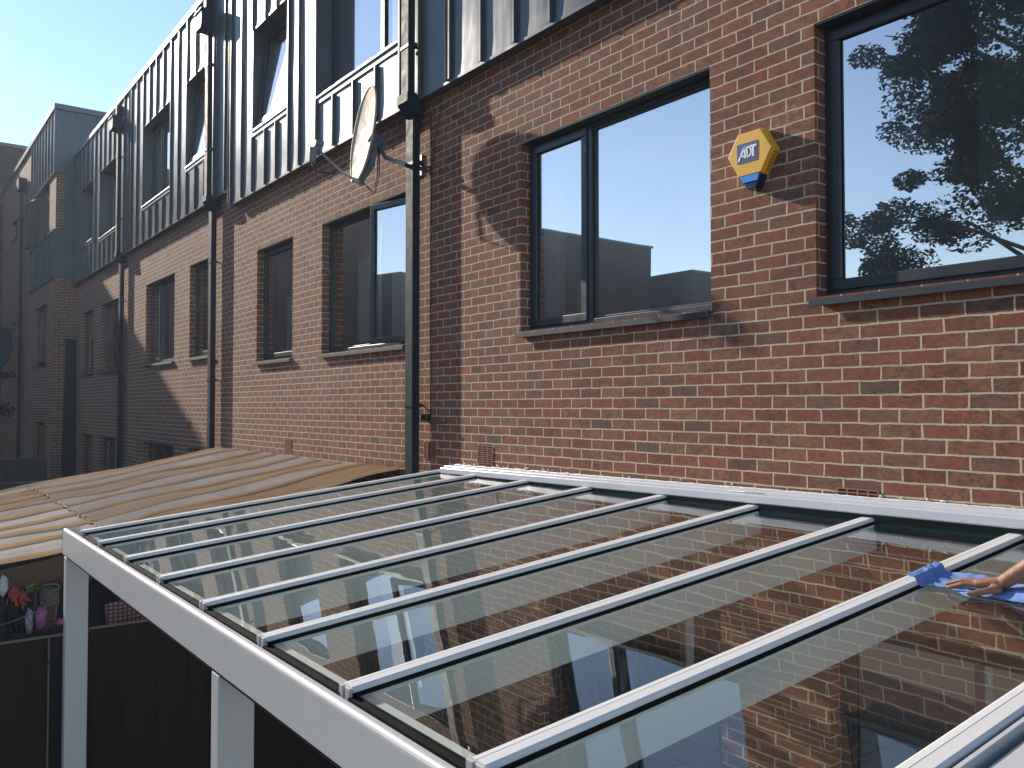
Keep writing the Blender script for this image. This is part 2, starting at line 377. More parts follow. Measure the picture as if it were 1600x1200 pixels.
def house(label, x0, x1, dz, wide_right, seams, lower, upper, ground, zt_up=1.5, group='brick terraced houses with zinc upper floors'):
    H = thing('terraced_house', label, 'house', ((x0+x1)/2, WALL, 0), group)
    zb, zt = 6.24+dz, 9.56+dz
    holes = [(a, b, c, d) for (a, b, c, d, *_) in lower+ground]
    mb = MB(); holes_wall(mb, x0, x1, -.2, zb+.3, WALL, .3, holes); mb.build('brick_wall', BRICK, H, recalc=False)
    uh = [(a, b, c, d) for (a, b, c, d, *_) in upper]
    mb = MB(); holes_wall(mb, x0, x1, zb+.31, zt-.05, WALL+.18, .12, uh); mb.build('inner_wall', ROOM, H, recalc=False)
    cladding(H, x0, x1, zb, zt, 4.13, uh, seams)
    # coping
    m = MB(); m.prism([(4.085, zt-.07), (4.085, zt+.03), (4.45, zt+.045), (4.45, zt-.02), (4.12, zt-.02), (4.12, zt-.07)], x0, x1, lambda p, t: (t, p[0], p[1])); m.build('coping', ZTRIM, H, bevel=.004)
    m = MB(); m.box(x0, x1, WALL+.35, 12, zt-.35, zt-.2); m.build('flat_roof', FELT, H)
    m = MB(); m.box(x0, x1, 11.7, 12, -.2, zt-.36); m.build('rear_wall', BRICK, H)
    room(H, x0+.1, x1-.1, 3.05+dz, 6.0+dz); room(H, x0+.1, x1-.1, 6.25+dz, 9.1+dz, WALL+.36); room(H, x0+.1, x1-.1, .05, 2.85)
    for (a, b, c, d, lay, cu) in lower: window(H, a, b, c, d, WALL, .10, lay, 'metal', curt=cu)
    for (a, b, c, d, lay, cu) in upper: window(H, a+.003, b-.003, c, d-.003, 4.13, .18, lay, 'zinc', curt=cu)
    for (a, b, c, d, lay, cu) in ground: window(H, a, b, c, d, WALL, .10, lay, 'metal', curt=cu)
    return H

def seamrow(x0, x1, x_start, step=.49):
    out = []; x = x_start
    while x > x0+.15: x -= step
    x += step
    while x < x1-.12: out.append(x+random.uniform(-.012, .012)); x += step
    return out
L0, L1 = 3.917, 5.465
# --- house A (nearest)
HA = house('nearest red brick terraced house, behind the new white glass canopy', -6.48, -.45, 0, True, [-6.98+.49, -6.43+.0, -5.94, -5.47, -5.01]+[-5.01+.49*k for k in range(1, 10)],
      [(-5.545, -3.562, L0, L1, [('c', -5.545, -4.815), ('f', -4.815, -3.562)], [(-3.98, -3.6, L0+.05, L1-.05, GREEN, 3), (-5.5, -5.25, L0+.05, L1-.05, NET, 3)]),
       (-2.81, -1.56, L0, L1, [('c', -2.81, -1.56)], [(-2.02, -1.6, L0+.05, L1-.05, GREEN, 4)])],
      [(-5.545, -3.562, 6.95, 8.46, [('c', -5.545, -4.815), ('f', -4.815, -3.562)], [(-5.5, -4.9, 7, 8.4, BLIND, 5)]), (-2.81, -1.56, 7.1, 8.46, [('c', -2.81, -1.56)], [])],
      [(-5.3, -3.5, .15, 2.15, [('c', -5.3, -4.4), ('c', -4.4, -3.5)], []), (-2.75, -1.6, 1.0, 2.15, [('c', -2.75, -1.6)], [])])
HB = house('terraced house carrying the big satellite dish, next to the wavy brown plastic lean-to', -12.4, -6.481, 0, False,
      [-12.31, -11.86, -11.44, -10.965, -10.58, -10.17, -9.84, -9.33, -8.87, -8.36, -7.85, -7.34, -6.96],
      [(-9.41, -7.42, L0+.01, L1, [('f', -9.41, -8.14), ('o', -8.14, -7.42)], [(-8.9, -8.25, L0+.12, L1-.5, NET, 6), (-8.1, -7.5, L0+.05, L1-.05, NET, 6)]),
       (-11.54, -10.285, L0+.01, L1, [('c', -11.54, -10.285)], [(-11.0, -10.35, L0+.05, L0+.85, NET, 4)])],
      [(-9.32, -7.36, 6.95, 8.46, [('f', -9.32, -8.09), ('c', -8.09, -7.36)], [(-9.0, -8.2, 7.0, 8.4, BLIND, 2)]),
       (-11.45, -10.2, 7.11, 8.46, [('t', -11.45, -10.2)], [])],
      [(-9.4, -7.5, .15, 2.15, [('c', -9.4, -8.4), ('c', -8.4, -7.5)], [])])
HC = house('middle terraced house, between the downpipe with the high hopper and the one left of it', -18.5, -12.401, .24, True, seamrow(-18.5, -12.4, -14.98, .478),
      [(-17.52, -15.56, L0+.2, L1+.2, [('c', -17.52, -16.83), ('f', -16.83, -15.56)], [(-16.7, -15.65, L0+.25, L1+.1, NET, 8)]),
       (-14.66, -13.42, L0+.2, L1+.2, [('c', -14.66, -13.42)], [(-14.3, -13.5, L0+.25, L1+.1, NET, 5)])],
      [(-17.43, -15.45, 7.19, 8.68, [('c', -17.43, -16.72), ('f', -16.72, -15.45)], []), (-14.58, -13.42, 7.31, 8.68, [('t', -14.58, -13.42)], [])],
      [(-17.6, -15.57, 1.3, 2.63, [('c', -17.6, -16.6), ('c', -16.6, -15.57)], []), (-14.66, -13.5, 1.3, 2.63, [('c', -14.66, -13.5)], [])])
HD = house('shaded terraced house in the corner against the projecting block', -24.6, -18.501, .24, False, seamrow(-24.6, -18.5, -21.3, .478),
      [(-23.83, -22.42, L0+.2, L1+.2, [('c', -23.83, -22.42)], []), (-21.55, -19.6, L0+.2, L1+.2, [('f', -21.55, -20.3), ('c', -20.3, -19.6)], [])],
      [(-23.5, -22.1, 7.33, 8.68, [('c', -23.5, -22.1)], []), (-21.35, -19.6, 7.19, 8.68, [('f', -21.35, -20.3), ('c', -20.3, -19.6)], [])],
      [(-23.7, -22.48, .15, 2.63, [('c', -23.7, -22.48)], []), (-21.6, -20.0, .15, 2.63, [('c', -21.6, -20.8), ('c', -20.8, -20.0)], [])])
HE = house('terraced house to the right of the nearest one', -.449, 5.6, 0, True, seamrow(-.45, 5.6, 0, .49),
      [(.6, 1.85, L0, L1, [('c', .6, 1.85)], []), (2.6, 4.6, L0, L1, [('f', 2.6, 3.9), ('c', 3.9, 4.6)], [])],
      [(.6, 1.85, 7.1, 8.46, [('c', .6, 1.85)], []), (2.6, 4.6, 6.95, 8.46, [('f', 2.6, 3.9), ('c', 3.9, 4.6)], [])],
      [(2.6, 4.6, .15, 2.15, [('c', 2.6, 3.6), ('c', 3.6, 4.6)], [])])

# air bricks in the walls
def vent(par, x0, x1, z0, z1, rows, cols=3):
    m = MB(); y = WALL; m.box(x0, x1, y-.001, y+.0-.004, z0, z1, 1)
    h = (z1-z0)/rows
    for r in range(rows+1): m.box(x0, x1, y-.007, y-.0045, z0+r*h-h*.17, z0+r*h+h*.17)
    for c in range(cols+1):
        x = x0+(x1-x0)*c/cols; m.box(x-.005, x+.005, y-.0062, y-.0045, z0, z1)
    m.build('air_brick', [TERRA, PLY], par)
vent(HA, -6.153, -5.93, 2.815, 2.965, 8); vent(HA, -2.69, -2.45, 2.80, 2.86, 3, 4)
vent(HB, -7.06, -6.84, 2.815, 2.965, 8); vent(HB, -10.5, -10.28, 2.74, 2.885, 6)
vent(HC, -14.75, -14.53, 2.93, 3.06, 4); vent(HC, -18.22, -18.05, 2.98, 3.1, 4)

# ------------------------------------------------------------------ projecting block and wing
BK = thing('corner_block', 'taller zinc and brick block that juts forward at the far end of the terrace', 'building', (-26.7, 3.71, 0))
BY, BX0, BX1 = 3.71, -28.9, -24.6
m = MB(); holes_wall(m, BX0, BX1, -.2, 6.66, BY, .3, [(-27.9, -25.75, 4.46, 6.08), (-27.9, -25.9, .1, 2.88)], ends=False)
m.face([(BX1, BY, -.2), (BX1, WALL, -.2), (BX1, WALL, 6.66), (BX1, BY, 6.66)]); m.build('brick_wall', BRICK, BK, recalc=False)
m = MB(); m.box(-25.62, BX1-.012, BY+.01, 3.9, 7.86, 9.37); m.build('corner_pier', BRICK, BK)
m = MB(); holes_wall(m, BX0, -25.62, 7.84, 9.38, BY+.2, .1, [(-28.85, -25.63, 7.9, 9.34)]); m.build('inner_wall', ROOM, BK, recalc=False)
def zincband(z0, z1, name, step=.5):
    m = MB()
    m.grid(lambda s, t: (BX0+(BX1-BX0)*s, BY-.02, z0+(z1-z0)*t), 10, 4)
    x = BX1
    while x > BX0: m.box(x-.012, x+.008, BY-.055, BY-.02, z0, z1); x -= step
    m.face([(BX0, BY-.02, z0), (BX1, BY-.02, z0), (BX1, 12, z0), (BX0, 12, z0)])
    m.box(BX0, BX1+.02, BY-.04, BY-.018, z0-.03, z0)
    return m.build(name, ZINC, BK, recalc=False)
zincband(9.38, 11.0, 'zinc_cladding'); zincband(6.66, 7.84, 'zinc_cladding')
m = MB(); m.box(BX1-.05, BX1, 3.901, 12, 6.66, 11.0); m.box(BX1-.045, BX1-.002, BY-.02, 3.9, 9.38, 11.0); m.box(BX1-.045, BX1-.002, BY-.02, 3.9, 6.66, 7.84)
m.build('side_cladding', ZINC, BK)
m = MB(); m.box(BX0-6.9, BX1+.05, BY-.07, 12, 11.0, 11.14); m.build('coping', ZTRIM, BK, bevel=.005)
m = MB(); m.box(BX0+.02, BX1+.04, BY-.06, BY+.19, 7.84, 7.88); m.build('ledge', ZTRIM, BK)
window(BK, -28.84, -25.64, 7.9, 9.34, BY, .12, [('o', -28.84, -27.3), ('f', -27.3, -25.64)], None, curt=[(-28.7, -26, 7.95, 9.3, NET, 9)])
window(BK, -27.9, -25.75, 4.46, 6.08, BY, .1, [('c', -27.9, -26.9), ('f', -26.9, -25.75)], 'metal', curt=[(-27.8, -26.3, 4.5, 6.0, BLIND, 7)])
window(BK, -27.9, -25.9, .1, 2.88, BY, .12, [('c', -27.9, -25.9)], None)
room(BK, BX0+.05, BX1-.1, 3.1, 6.3, BY+.31, 7); room(BK, BX0+.05, BX1-.1, 6.7, 9.6, BY+.32, 7); room(BK, BX0+.05, BX1-.1, .0, 3.0, BY+.31, 7)
WG = thing('brick_wing', 'plain brick wing with small square windows left of the projecting block', 'building', (-32, 3.7, 0))
m = MB(); holes_wall(m, -35.8, BX0-.001, -.2, 10.99, BY, .25, [(-33.2, -31.9, 8.85, 9.5), (-33.3, -32.1, 5.3, 6.1)], ends=True); m.build('brick_wall', BRICK, WG, recalc=False)
window(WG, -33.2, -31.9, 8.85, 9.5, BY, .12, [('c', -33.2, -31.9)], 'metal'); window(WG, -33.3, -32.1, 5.3, 6.1, BY, .12, [('c', -33.3, -32.1)], 'metal')
FW = thing('dark_wing', 'tall dark brick wing closing the far end of the yard', 'building', (-37, -10, 0))
m = MB()
hl = []
ZT = 13.1
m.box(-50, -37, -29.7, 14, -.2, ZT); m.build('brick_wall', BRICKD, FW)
m = MB(); m.box(-50.1, -36.92, -29.8, 14.1, ZT, ZT+.12); m.build('coping', ZTRIM, FW)
m = MB(); m.box(-36.99, -36.9, 3.2, 4.1, 9.2, 10.9); wi = m.build('window', WGLASS, FW)
LW = thing('lower_block', 'lower flat roofed block across the yard, mirrored in the nearest window', 'building', (-40, -40, 0))
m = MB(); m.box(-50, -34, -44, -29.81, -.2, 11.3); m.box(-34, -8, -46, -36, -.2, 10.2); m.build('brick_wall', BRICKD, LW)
m = MB(); m.box(-50.1, -33.9, -44.1, -29.82, 11.3, 11.42); m.box(-33.99, -7.9, -46.1, -35.9, 10.2, 10.32); m.build('coping', ZTRIM, LW)

# ------------------------------------------------------------------ downpipes
def downpipe(label, x, yl, zj, ztop, zbot=.1, hopper=None, upx=.04, yup=None, braks=(3.4, 5.6, 7.2, 8.8)):
    T = thing('downpipe', label, 'downpipe', (x, yl, 0), 'square dark grey rainwater downpipes')
    m = MB(); m.box(x, x+.14, yl, yl+.08, zbot, zj-.01); m.build('lower_pipe', PIPE, T, bevel=.006)
    yu = yup if yup is not None else yl-.08
    m = MB(); m.box(x+upx, x+upx+.14, yu, yu+.075, zj+.08, ztop); m.build('upper_pipe', PIPE, T, bevel=.006)
    m = MB(); m.prism([(yl+.09, zj-.08), (yl-.012, zj-.08), (yu-.012, zj+.03), (yu-.012, zj+.12), (yu+.087, zj+.12), (yl+.09, zj+.0)], x-.01, x+upx+.15, lambda p, t: (t, p[0], p[1])); m.build('offset_collar', PIPE, T, bevel=.006)
    for z in braks:
        if z > ztop: continue
        m = MB(); up = z > zj
        xx = x+(upx if up else 0); y0 = (yu if up else yl)
        m.box(xx-.006, xx+.146, y0-.006, y0+.084, z, z+.03)
        m.tube([(xx+.12, y0+.08, z+.015), (xx+.12, WALL-(.1 if up else 0), z+.015)], .012, 6)
        m.box(xx+.145, xx+.185, y0+.045, y0+.075, z-.004, z+.034)
        m.build('pipe_bracket', PLY, T)
    if hopper:
        a, b, c, d = hopper
        m = MB(); m.prism([(a, c+.06), (a, d), (b, d), (b, c+.06), (b-.05, c), (a+.05, c)], 3.90, 4.105, lambda p, t: (p[0], t, p[1]))
        m.box(a-.015, b+.015, 3.885, 4.11, d-.005, d+.025); m.build('hopper', PIPE, T, bevel=.004)
        m = MB(); m.box((a+b)/2-.06, (a+b)/2+.06, 4.0, 4.13, d+.10, d+.28); m.build('spout', PIPE, T)
    return T
downpipe('thick dark downpipe nearest the camera, with the dish mount beside it', -7.205, 4.10, 6.17, 9.4, upx=.045, yup=4.02, braks=(3.3, 5.62, 6.72, 8.0))
downpipe('dark downpipe with a square hopper, in the middle of the terrace', -13.27, 4.10, 6.40, 9.1, upx=.03, yup=4.015, hopper=(-13.40, -13.06, 9.06, 9.33), braks=(3.7, 5.5, 7.2, 8.5))
downpipe('dark downpipe with a small hopper, second from the far block', -19.24, 4.10, 6.40, 9.1, upx=.03, yup=4.015, hopper=(-19.37, -19.03, 9.08, 9.33), braks=(3.7, 5.5, 7.2, 8.5))
downpipe('farthest downpipe, running up the plain brick wing', -29.9, 3.54, 9.0, 9.95, upx=0, yup=3.53, braks=())
m = MB(); m.box(-30.05, -29.55, 3.45, 3.68, 9.9, 10.25); ho = m.build('hopper', PIPE, [o for o in bpy.data.objects if o.name == 'downpipe.003'][0])

# ------------------------------------------------------------------ satellite dish
def dish(label, c, n, R, lnb=True, big=True):
    n = Vector(n).normalized(); c = Vector(c); T = thing('satellite_dish', label, 'satellite dish', tuple(c))
    up = Vector((0, 0, 1)); right = up.cross(n).normalized(); up = n.cross(right).normalized()
    def pt(a, b, k): return c+right*a+up*b+n*k
    m = MB(); rx, ry = R*.92, R; D = R*.16
    def f(s, t, off=0):
        r = s; th = t*2*math.pi
        return pt(rx*r*math.cos(th), ry*r*math.sin(th), D*r*r-D+off)
    m.grid(lambda s, t: f(max(.001, s), t), 10, 40); m.grid(lambda s, t: f(max(.001, s), t, -.012), 10, 40, 1)
    m.tube([f(1.0, k/40, -.004) for k in range(41)], .011, 6, cap=False)
    m.build('reflector', [DISHM, STEEL], T)
    m = MB(); m.tube([pt(0, -.1*R, -D-.04), pt(0, -ry*.6, -D*.9-.05), pt(0, -ry*1.04, -.03)], [.05, .045, .03], 6); m.build('spine', BLUEG, T, bevel=.002)
    if lnb:
        L = pt(-.13, -ry*.42, R*.92)
        m = MB(); m.tube([pt(0, -ry*1.04, -.03), pt(0, -ry*.93, R*.3), L], .013, 8); m.tube([pt(0, -ry*1.06, -.07), pt(0, -ry*1.0, 0.05)], .026, 8); m.build('feed_arm', STEEL, T)
        m = MB(); m.tube([L, L-n*.06], [.03, .024], 10); m.tube([L+up*.03+right*.03, L+up*.03+right*.03-n*.08], [.028, .03], 10); m.tube([L+up*.03-right*.05, L-right*.05+up*.035-n*.07], [.026, .028], 10)
        m.tube([L-up*.02, L-up*.17+n*.0], [.045, .03], 8); m.build('receiver_head', BLUEG, T, bevel=.003)
        m = MB(); m.tube([L-up*.17, L-up*.24-n*.05, L-up*.22-n*.22, L-up*.05-n*.36], .010, 6); m.build('cable', PLY, T)
    return T, pt
DISHM = plain('dish_paint', (.46, .37, .29), .6, 0, var=.08, bumps=(3, .003), spec=.15)
BLUEG = plain('blue_grey_paint', (.14, .18, .24), .5, var=.1)
DARKD = plain('dark_dish_mesh', (.025, .028, .033), .6)
DC = Vector((-7.50, 3.79, 5.96))
T, pt = dish('large cream satellite dish on a curved arm above the wide window', DC, (-.21, -.97, .12), .46)
m = MB(); back = pt(0, -.03, -.16)
m.tube([pt(0, 0, -.07), back], [.06, .055], 10)
for k in range(6): m.tube([back+Vector((0, .0, .06-.024*k)), back+Vector((.10, .04, .07-.026*k))], .007, 5)
m.ell(back, (.05, .05, .06)); m.build('clamp', BLUEG, T)
m = MB(); m.tube([back+Vector((.0, .0, -.05)), back+Vector((.06, .05, -.17)), back+Vector((.16, .09, -.22)), Vector((-7.24, 4.13, 5.66)), Vector((-7.19, 4.22, 5.64))], .021, 10)
m.box(-7.28, -7.10, 4.215, 4.229, 5.54, 5.74); m.build('wall_mount', STEEL, T)
m = MB(); m.tube([back+Vector((0, 0, -.06)), back+Vector((-.05, .02, -.3)), back+Vector((-.1, 0, -.5)), pt(0, -.46, -.05)], .006, 5)
m.tube([back+Vector((.02, 0, -.06)), back+Vector((-.01, .02, -.3)), back+Vector((-.06, 0, -.5)), pt(0, -.47, -.05)], .006, 5); m.build('cable', PLY, T)
# far dark dish
DISHM_keep = DISHM
T2, pt2 = dish('dark mesh satellite dish on the far brick wing', (-30.6, 3.2, 5.15), (.35, -.9, .1), .62, lnb=False)
for ch in T2.children:
    ch.data.materials.clear(); ch.data.materials.append(DARKD); ch.data.materials.append(DARKD)
m = MB(); m.tube([pt2(0, 0, -.1), (-30.4, 3.7, 5.0)], .03, 8); m.build('wall_mount', STEEL, T2)

# ------------------------------------------------------------------ alarm box
YEL = plain('yellow_plastic', (.78, .40, .028), .45, var=.04); BLU = plain('blue_lens', (.008, .022, .075), .2); BLUL = plain('light_blue_lens', (.07, .30, .75), .2)
NAVY = plain('navy_print', (.03, .055, .25), .4); WHT = plain('white_print', (.8, .8, .8), .5)
AB = thing('alarm_box', 'yellow hexagonal burglar alarm box with a blue and white badge, between the two large windows', 'alarm box', (-3.2, 4.2, 4.8))
hx = [(-3.357, 4.810), (-3.280, 4.937), (-3.120, 4.937), (-3.043, 4.810), (-3.120, 4.680), (-3.280, 4.680)]
YF = 4.150
m = MB(); cx, cz = -3.2, 4.81
m.prism([(cx+(x-cx)*1.03, cz+(z-cz)*1.03) for x, z in hx], WALL, YF+.02, lambda p, t: (p[0], t, p[1]))
m.prism([(cx+(x-cx)*1.0, cz+(z-cz)*1.0) for x, z in hx], YF+.022, YF, lambda p, t: (p[0], t, p[1]))
for k in range(6):   # sounder louvres on the lower right side
    a = Vector((-3.041, 4.81)); b = Vector((-3.118, 4.679)); p = a.lerp(b, .12+.14*k); q = a.lerp(b, .17+.14*k)
    nrm = Vector((.86, -.5))*.003
    m.face([(p.x+nrm.x*2.6, YF+.03, p.y+nrm.y*2.6), (q.x+nrm.x*2.6, YF+.03, q.y+nrm.y*2.6), (q.x+nrm.x*2.6, WALL-.012, q.y+nrm.y*2.6), (p.x+nrm.x*2.6, WALL-.012, p.y+nrm.y*2.6)], 1)
m.build('case', [YEL, plain('louvre_orange', (.36, .15, .02), .6)], AB, bevel=.003)
m = MB(); m.prism([(-3.268, 4.677), (-3.132, 4.677), (-3.145, 4.637), (-3.248, 4.637)], YF+.01, YF-.001, lambda p, t: (p[0], t, p[1])); m.build('strobe_window', BLUL, AB)
m = MB(); m.prism([(-3.272, 4.676), (-3.128, 4.676), (-3.165, 4.596), (-3.225, 4.596)], WALL-.002, YF+.011, lambda p, t: (p[0], t, p[1])); m.build('strobe_lens', BLU, AB, bevel=.003)
bx0, bx1, bz0, bz1 = -3.287, -3.139, 4.757, 4.873
m = MB(); m.box(bx0, bx1, YF-.0025, YF-.0003, bz0, bz1); m.build('badge', NAVY, AB)
def gl(p): return (bx0+(bx1-bx0)*p[0], bz0+(bz1-bz0)*p[1])
m = MB()
def poly(pts):
    m.prism([gl(p) for p in pts], YF-.0026, YF-.0042, lambda p, t: (p[0], t, p[1]))
# A : left stroke, right stroke, bar
poly([(.02, .12), (.13, .12), (.40, .78), (.33, .84)]); poly([(.33, .84), (.40, .84), (.47, .22), (.355, .22)])
poly([(.16, .30), (.37, .30), (.365, .40), (.20, .40)])
# D
def arc(cx, cy, rx, ry, a0, a1, n=8): return [(cx+rx*math.cos(math.radians(a0+(a1-a0)*k/n)), cy+ry*math.sin(math.radians(a0+(a1-a0)*k/n))) for k in range(n+1)]
poly([(.44, .80), (.53, .80), (.56, .22), (.50, .22)])
o_ = arc(.53, .51, .20, .31, 90, -90); i_ = arc(.545, .51, .115, .20, -90, 90)
for k in range(8): poly([o_[k], o_[k+1], i_[7-k], i_[8-k]])
# T
poly([(.62, .82), (.97, .82), (.97, .70), (.64, .70)]); poly([(.74, .70), (.85, .70), (.85, .22), (.735, .22)])
m.build('lettering', WHT, AB, recalc=True)

# ------------------------------------------------------------------ cable and junction on the wall
CB = thing('wall_cable', 'thin black cable with a small junction box right of the nearest downpipe', 'cable', (-6.95, 4.2, 3.2))
m = MB(); pts = [(-6.93+.02*noise.noise(Vector((0, 0, z*1.3))), 4.218, z) for z in [3.2+.12*k for k in range(25)]]
m.tube(pts, .005, 5); m.tube([(-6.73, 4.22, 6.12), (-6.80, 4.2, 5.9), (-6.88, 4.21, 5.65), (-6.93, 4.215, 5.5)], .004, 5)
m.tube([(-6.97, 4.2, 3.2), (-6.86, 4.19, 3.14), (-6.72, 4.20, 3.15), (-6.62, 4.22, 3.165)], .006, 5); m.build('cable', PLY, CB)
m = MB(); m.box(-7.03, -6.93, 4.17, 4.225, 3.165, 3.235); m.build('junction_box', PLY, CB, bevel=.008)

# ------------------------------------------------------------------ the white glass canopy
CN = thing('glass_canopy', 'new white aluminium patio canopy with a sloping glass roof', 'canopy', (-3.8, 1.1, 0))
SL = .1003
def zr(y): return 2.42+SL*(y-1.21)
XL, XR = -6.80, -.93
RX = [-6.70+.035, -6.07, -5.35, -4.63, -3.91, -3.19, -2.47, -1.75, -1.005]
# gutter beam: rounded nose profile in (y,z)
prof = [(1.10, 2.262), (1.10, 2.418)]+[(1.118-.018*math.cos(math.radians(a)), 2.420+.018*math.sin(math.radians(a))) for a in (20, 45, 70, 90)]+[(1.135, 2.436), (1.142, 2.425), (1.142, 2.345), (1.20, 2.345), (1.20, 2.39), (1.215, 2.39), (1.215, 2.262)]
m = MB(); m.prism(prof, XL, XR, lambda p, t: (t, p[0], p[1])); m.build('gutter_beam', ALU, CN, bevel=.0015)
m = MB(); m.box(XL+.01, XR-.01, 1.104, 1.21, 2.250, 2.2615); m.build('beam_underside_trim', PLY, CN)
m = MB(); m.box(XL-.008, XL-.0005, 1.098, 1.217, 2.258, 2.44); m.build('beam_end_cap', ALU, CN, bevel=.003)
for px in (-6.75, -3.48, -.98-.09+.02):
    m = MB(); m.box(px, px+.092, 1.102, 1.247, 0, 2.249); m.build('post', ALU, CN, bevel=.006)
# rafters
YT = 4.19
for i, x in enumerate(RX):
    hw = .0365 if i else .036
    m = MB()
    def fr(p, y, x=x): return (x+p[0], y, zr(y)+p[1])
    body = [(-.026, -.158), (.026, -.158), (.026, -.024), (-.026, -.024)]
    m.prism(body, 1.216, YT, fr); rf = m.build('rafter', RBODY, CN)
    m = MB(); cap = [(-hw, -.004), (-hw, .008), (-hw+.008, .013), (-.010, .014), (-.0085, .0128), (-.0065, .0128), (-.006, .014), (hw-.008, .013), (hw, .008), (hw, -.004)]
    m.prism(cap, 1.205, YT, fr); m.build('cap', RAFT, rf)
    m = MB(); m.prism([(-hw-.006, -.018), (-hw-.006, -.004), (hw+.006, -.004), (hw+.006, -.018)], 1.216, YT, fr); m.build('gasket', RUB, rf)
    m = MB(); m.box(x-hw, x-.008, 1.192, 1.2035, zr(1.2)-.035, zr(1.2)+.011); m.box(x+.008, x+hw, 1.192, 1.2035, zr(1.2)-.035, zr(1.2)+.011); m.box(x-.0078, x+.0078, 1.197, 1.2035, zr(1.2)-.035, zr(1.2)+.009)
    m.build('end_cap', ALU, rf, bevel=.0015)
for i in range(8):
    a, b = RX[i]+.022, RX[i+1]-.022
    m = MB(); y0, y1 = 1.222, YT-.005
    zz = lambda y, o: zr(y)+o
    m.grid(lambda s, t: (a+(b-a)*s, y0+(y1-y0)*t, zz(y0+(y1-y0)*t, -.012)), 1, 1)
    for f in m.bm.faces: f.smooth = False
    g = m.build('glass_pane', CGLASS, CN, recalc=False)
    m = MB(); m.box(a+.012, b-.012, y0-.006, y0-.0005, zz(y0, -.022), zz(y0, -.012)); m.box(a+.03, b-.03, y0, y0+.004, zz(y0, -.024), zz(y0, -.016)); m.build('glass_edge', GEDGE, g)
    m = MB(); m.box(a+.010, b-.010, 1.143, 1.2155, 2.3915, 2.396); m.box(a+.010, b-.010, 1.19, 1.2155, 2.3965, 2.404); m.build('front_gasket', RUB, g)
    m = MB(); m.prism([(y0, -.15), (y0+.05, -.15), (y0+.05, -.03), (y0, -.03)], a, b, lambda p, t: (t, p[0], zr(p[0])+p[1])); m.build('cross_rail', RAFT, g)
# end side rail on the right: slot and outer fascia
m = MB()
fr2 = lambda p, y: (RX[-1]+p[0], y, zr(y)+p[1])
m.prism([(.045, -.19), (.060, -.19), (.060, .004), (.045, .004)], 1.216, YT, fr2); m.prism([(.085, -.20), (.16, -.20), (.16, -.012), (.085, -.012)], 1.216, YT, fr2); m.build('side_fascia', ALU, CN, bevel=.002)
m = MB(); m.prism([(.061, -.19), (.084, -.19), (.084, -.05), (.061, -.05)], 1.22, YT, fr2); m.build('side_gasket', RUB, CN)
# wall plate / flashing, rising slightly to the right as fitted
def zfl(x): return 2.752+.0105*(x+6.7)
fp = [(4.229, .024), (4.205, .022), (4.182, .014), (4.178, .008), (4.150, .002), (4.140, .0), (4.134, -.008), (4.128, -.046), (4.134, -.052), (4.229, -.052)]
m = MB(); m.prism(fp, -6.62, -.85, lambda p, t: (t, p[0], zfl(t)+p[1])); m.build('wall_flashing', UPVC, CN, bevel=.0015)
m = MB(); m.box(-6.65, -.75, 4.17, 4.228, 2.655, 2.695); m.build('wall_plate', GEDGE, CN)  # plate coloured dark to blend into the shade beneath the flashing
m = MB(); m.prism([(4.150, 0), (4.150, 1), (4.2, 1), (4.2, 0)], -6.6, -.86, lambda p, t: (t, p[0], 2.690 if p[1] == 0 else zfl(t)-.049)); m.build('flashing_shade_strip', GEDGE, CN)  # added dark green strip for the shade and dark reflection under the flashing
m = MB()
x = -6.58; pts = []; rs = []
while x < -.9:
    pts.append((x, 4.222, zfl(x)+.024+random.uniform(-.003, .003)*(1 if x < -4.8 else .4))); rs.append((.006+random.random()**2*.008) if x < -4.8 else .006+random.random()*.002); x += .028
m.tube(pts, rs, 6)
for k in range(26):
    x = random.uniform(-6.6, -5.0) if k < 18 else random.uniform(-5, -1.2); m.ell((x, 4.224, zfl(x)+.034+random.uniform(0, .012)), (random.uniform(.006, .02), .006, random.uniform(.003, .008)), seg=8, rings=5)
m.build('sealant_bead', SEAL, CN)
m = MB(); m.box(-3.35, -3.22, 4.145, 4.15, zfl(-3.3)+.002, zfl(-3.3)+.008); m.tube([(-3.36, 4.15, zfl(-3.3)+.008), (-3.1, 4.14, zfl(-3.2)+.010)], .003, 5); m.build('trim_lip', UPVC, CN)

# ------------------------------------------------------------------ neighbour's wavy plastic lean-to
def poly_mat(name, a, b, tr=.25):
    N = NT(name); co = N.coord(); X, Y, Z = N.sep(co)
    wv = N.M('SINE', N.M('MULTIPLY', X, 2*math.pi/.016)); st = N.noise(N.scale(co, 7, .7, 1), 2.2, 5, .6)[0]; bl = N.noise(N.scale(co, 1, .45, 1), 1.8, 3, .55)[0]
    c = N.mix(st, a, b); c = N.mix(N.mapr(bl, .55, .8, 0, .35), c, (.30, .17, .09))
    c = N.mix(N.mapr(N.noise(N.scale(co, 40, 2, 1), 1, 3)[0], .6, .75, 0, .4), c, (.42, .36, .30))
    N.P(Base_Color=c, Roughness=.20, Coat_Weight=.5, Coat_Roughness=.12, Normal=N.bump(N.M('ADD', N.M('MULTIPLY', wv, .05), N.noise(N.scale(co, 1, .5, 1), 4, 3)[0]), .06, .7), Specular_IOR_Level=.4)
    t = N.n('ShaderNodeBsdfTranslucent'); N.put(t.inputs[0], c); mx = N.n('ShaderNodeMixShader'); mx.inputs[0].default_value = tr
    N.put(mx.inputs[1], N.b.outputs[0]); N.put(mx.inputs[2], t.outputs[0]); N.t.links.new(mx.outputs[0], N.out.inputs[0]); return N.m
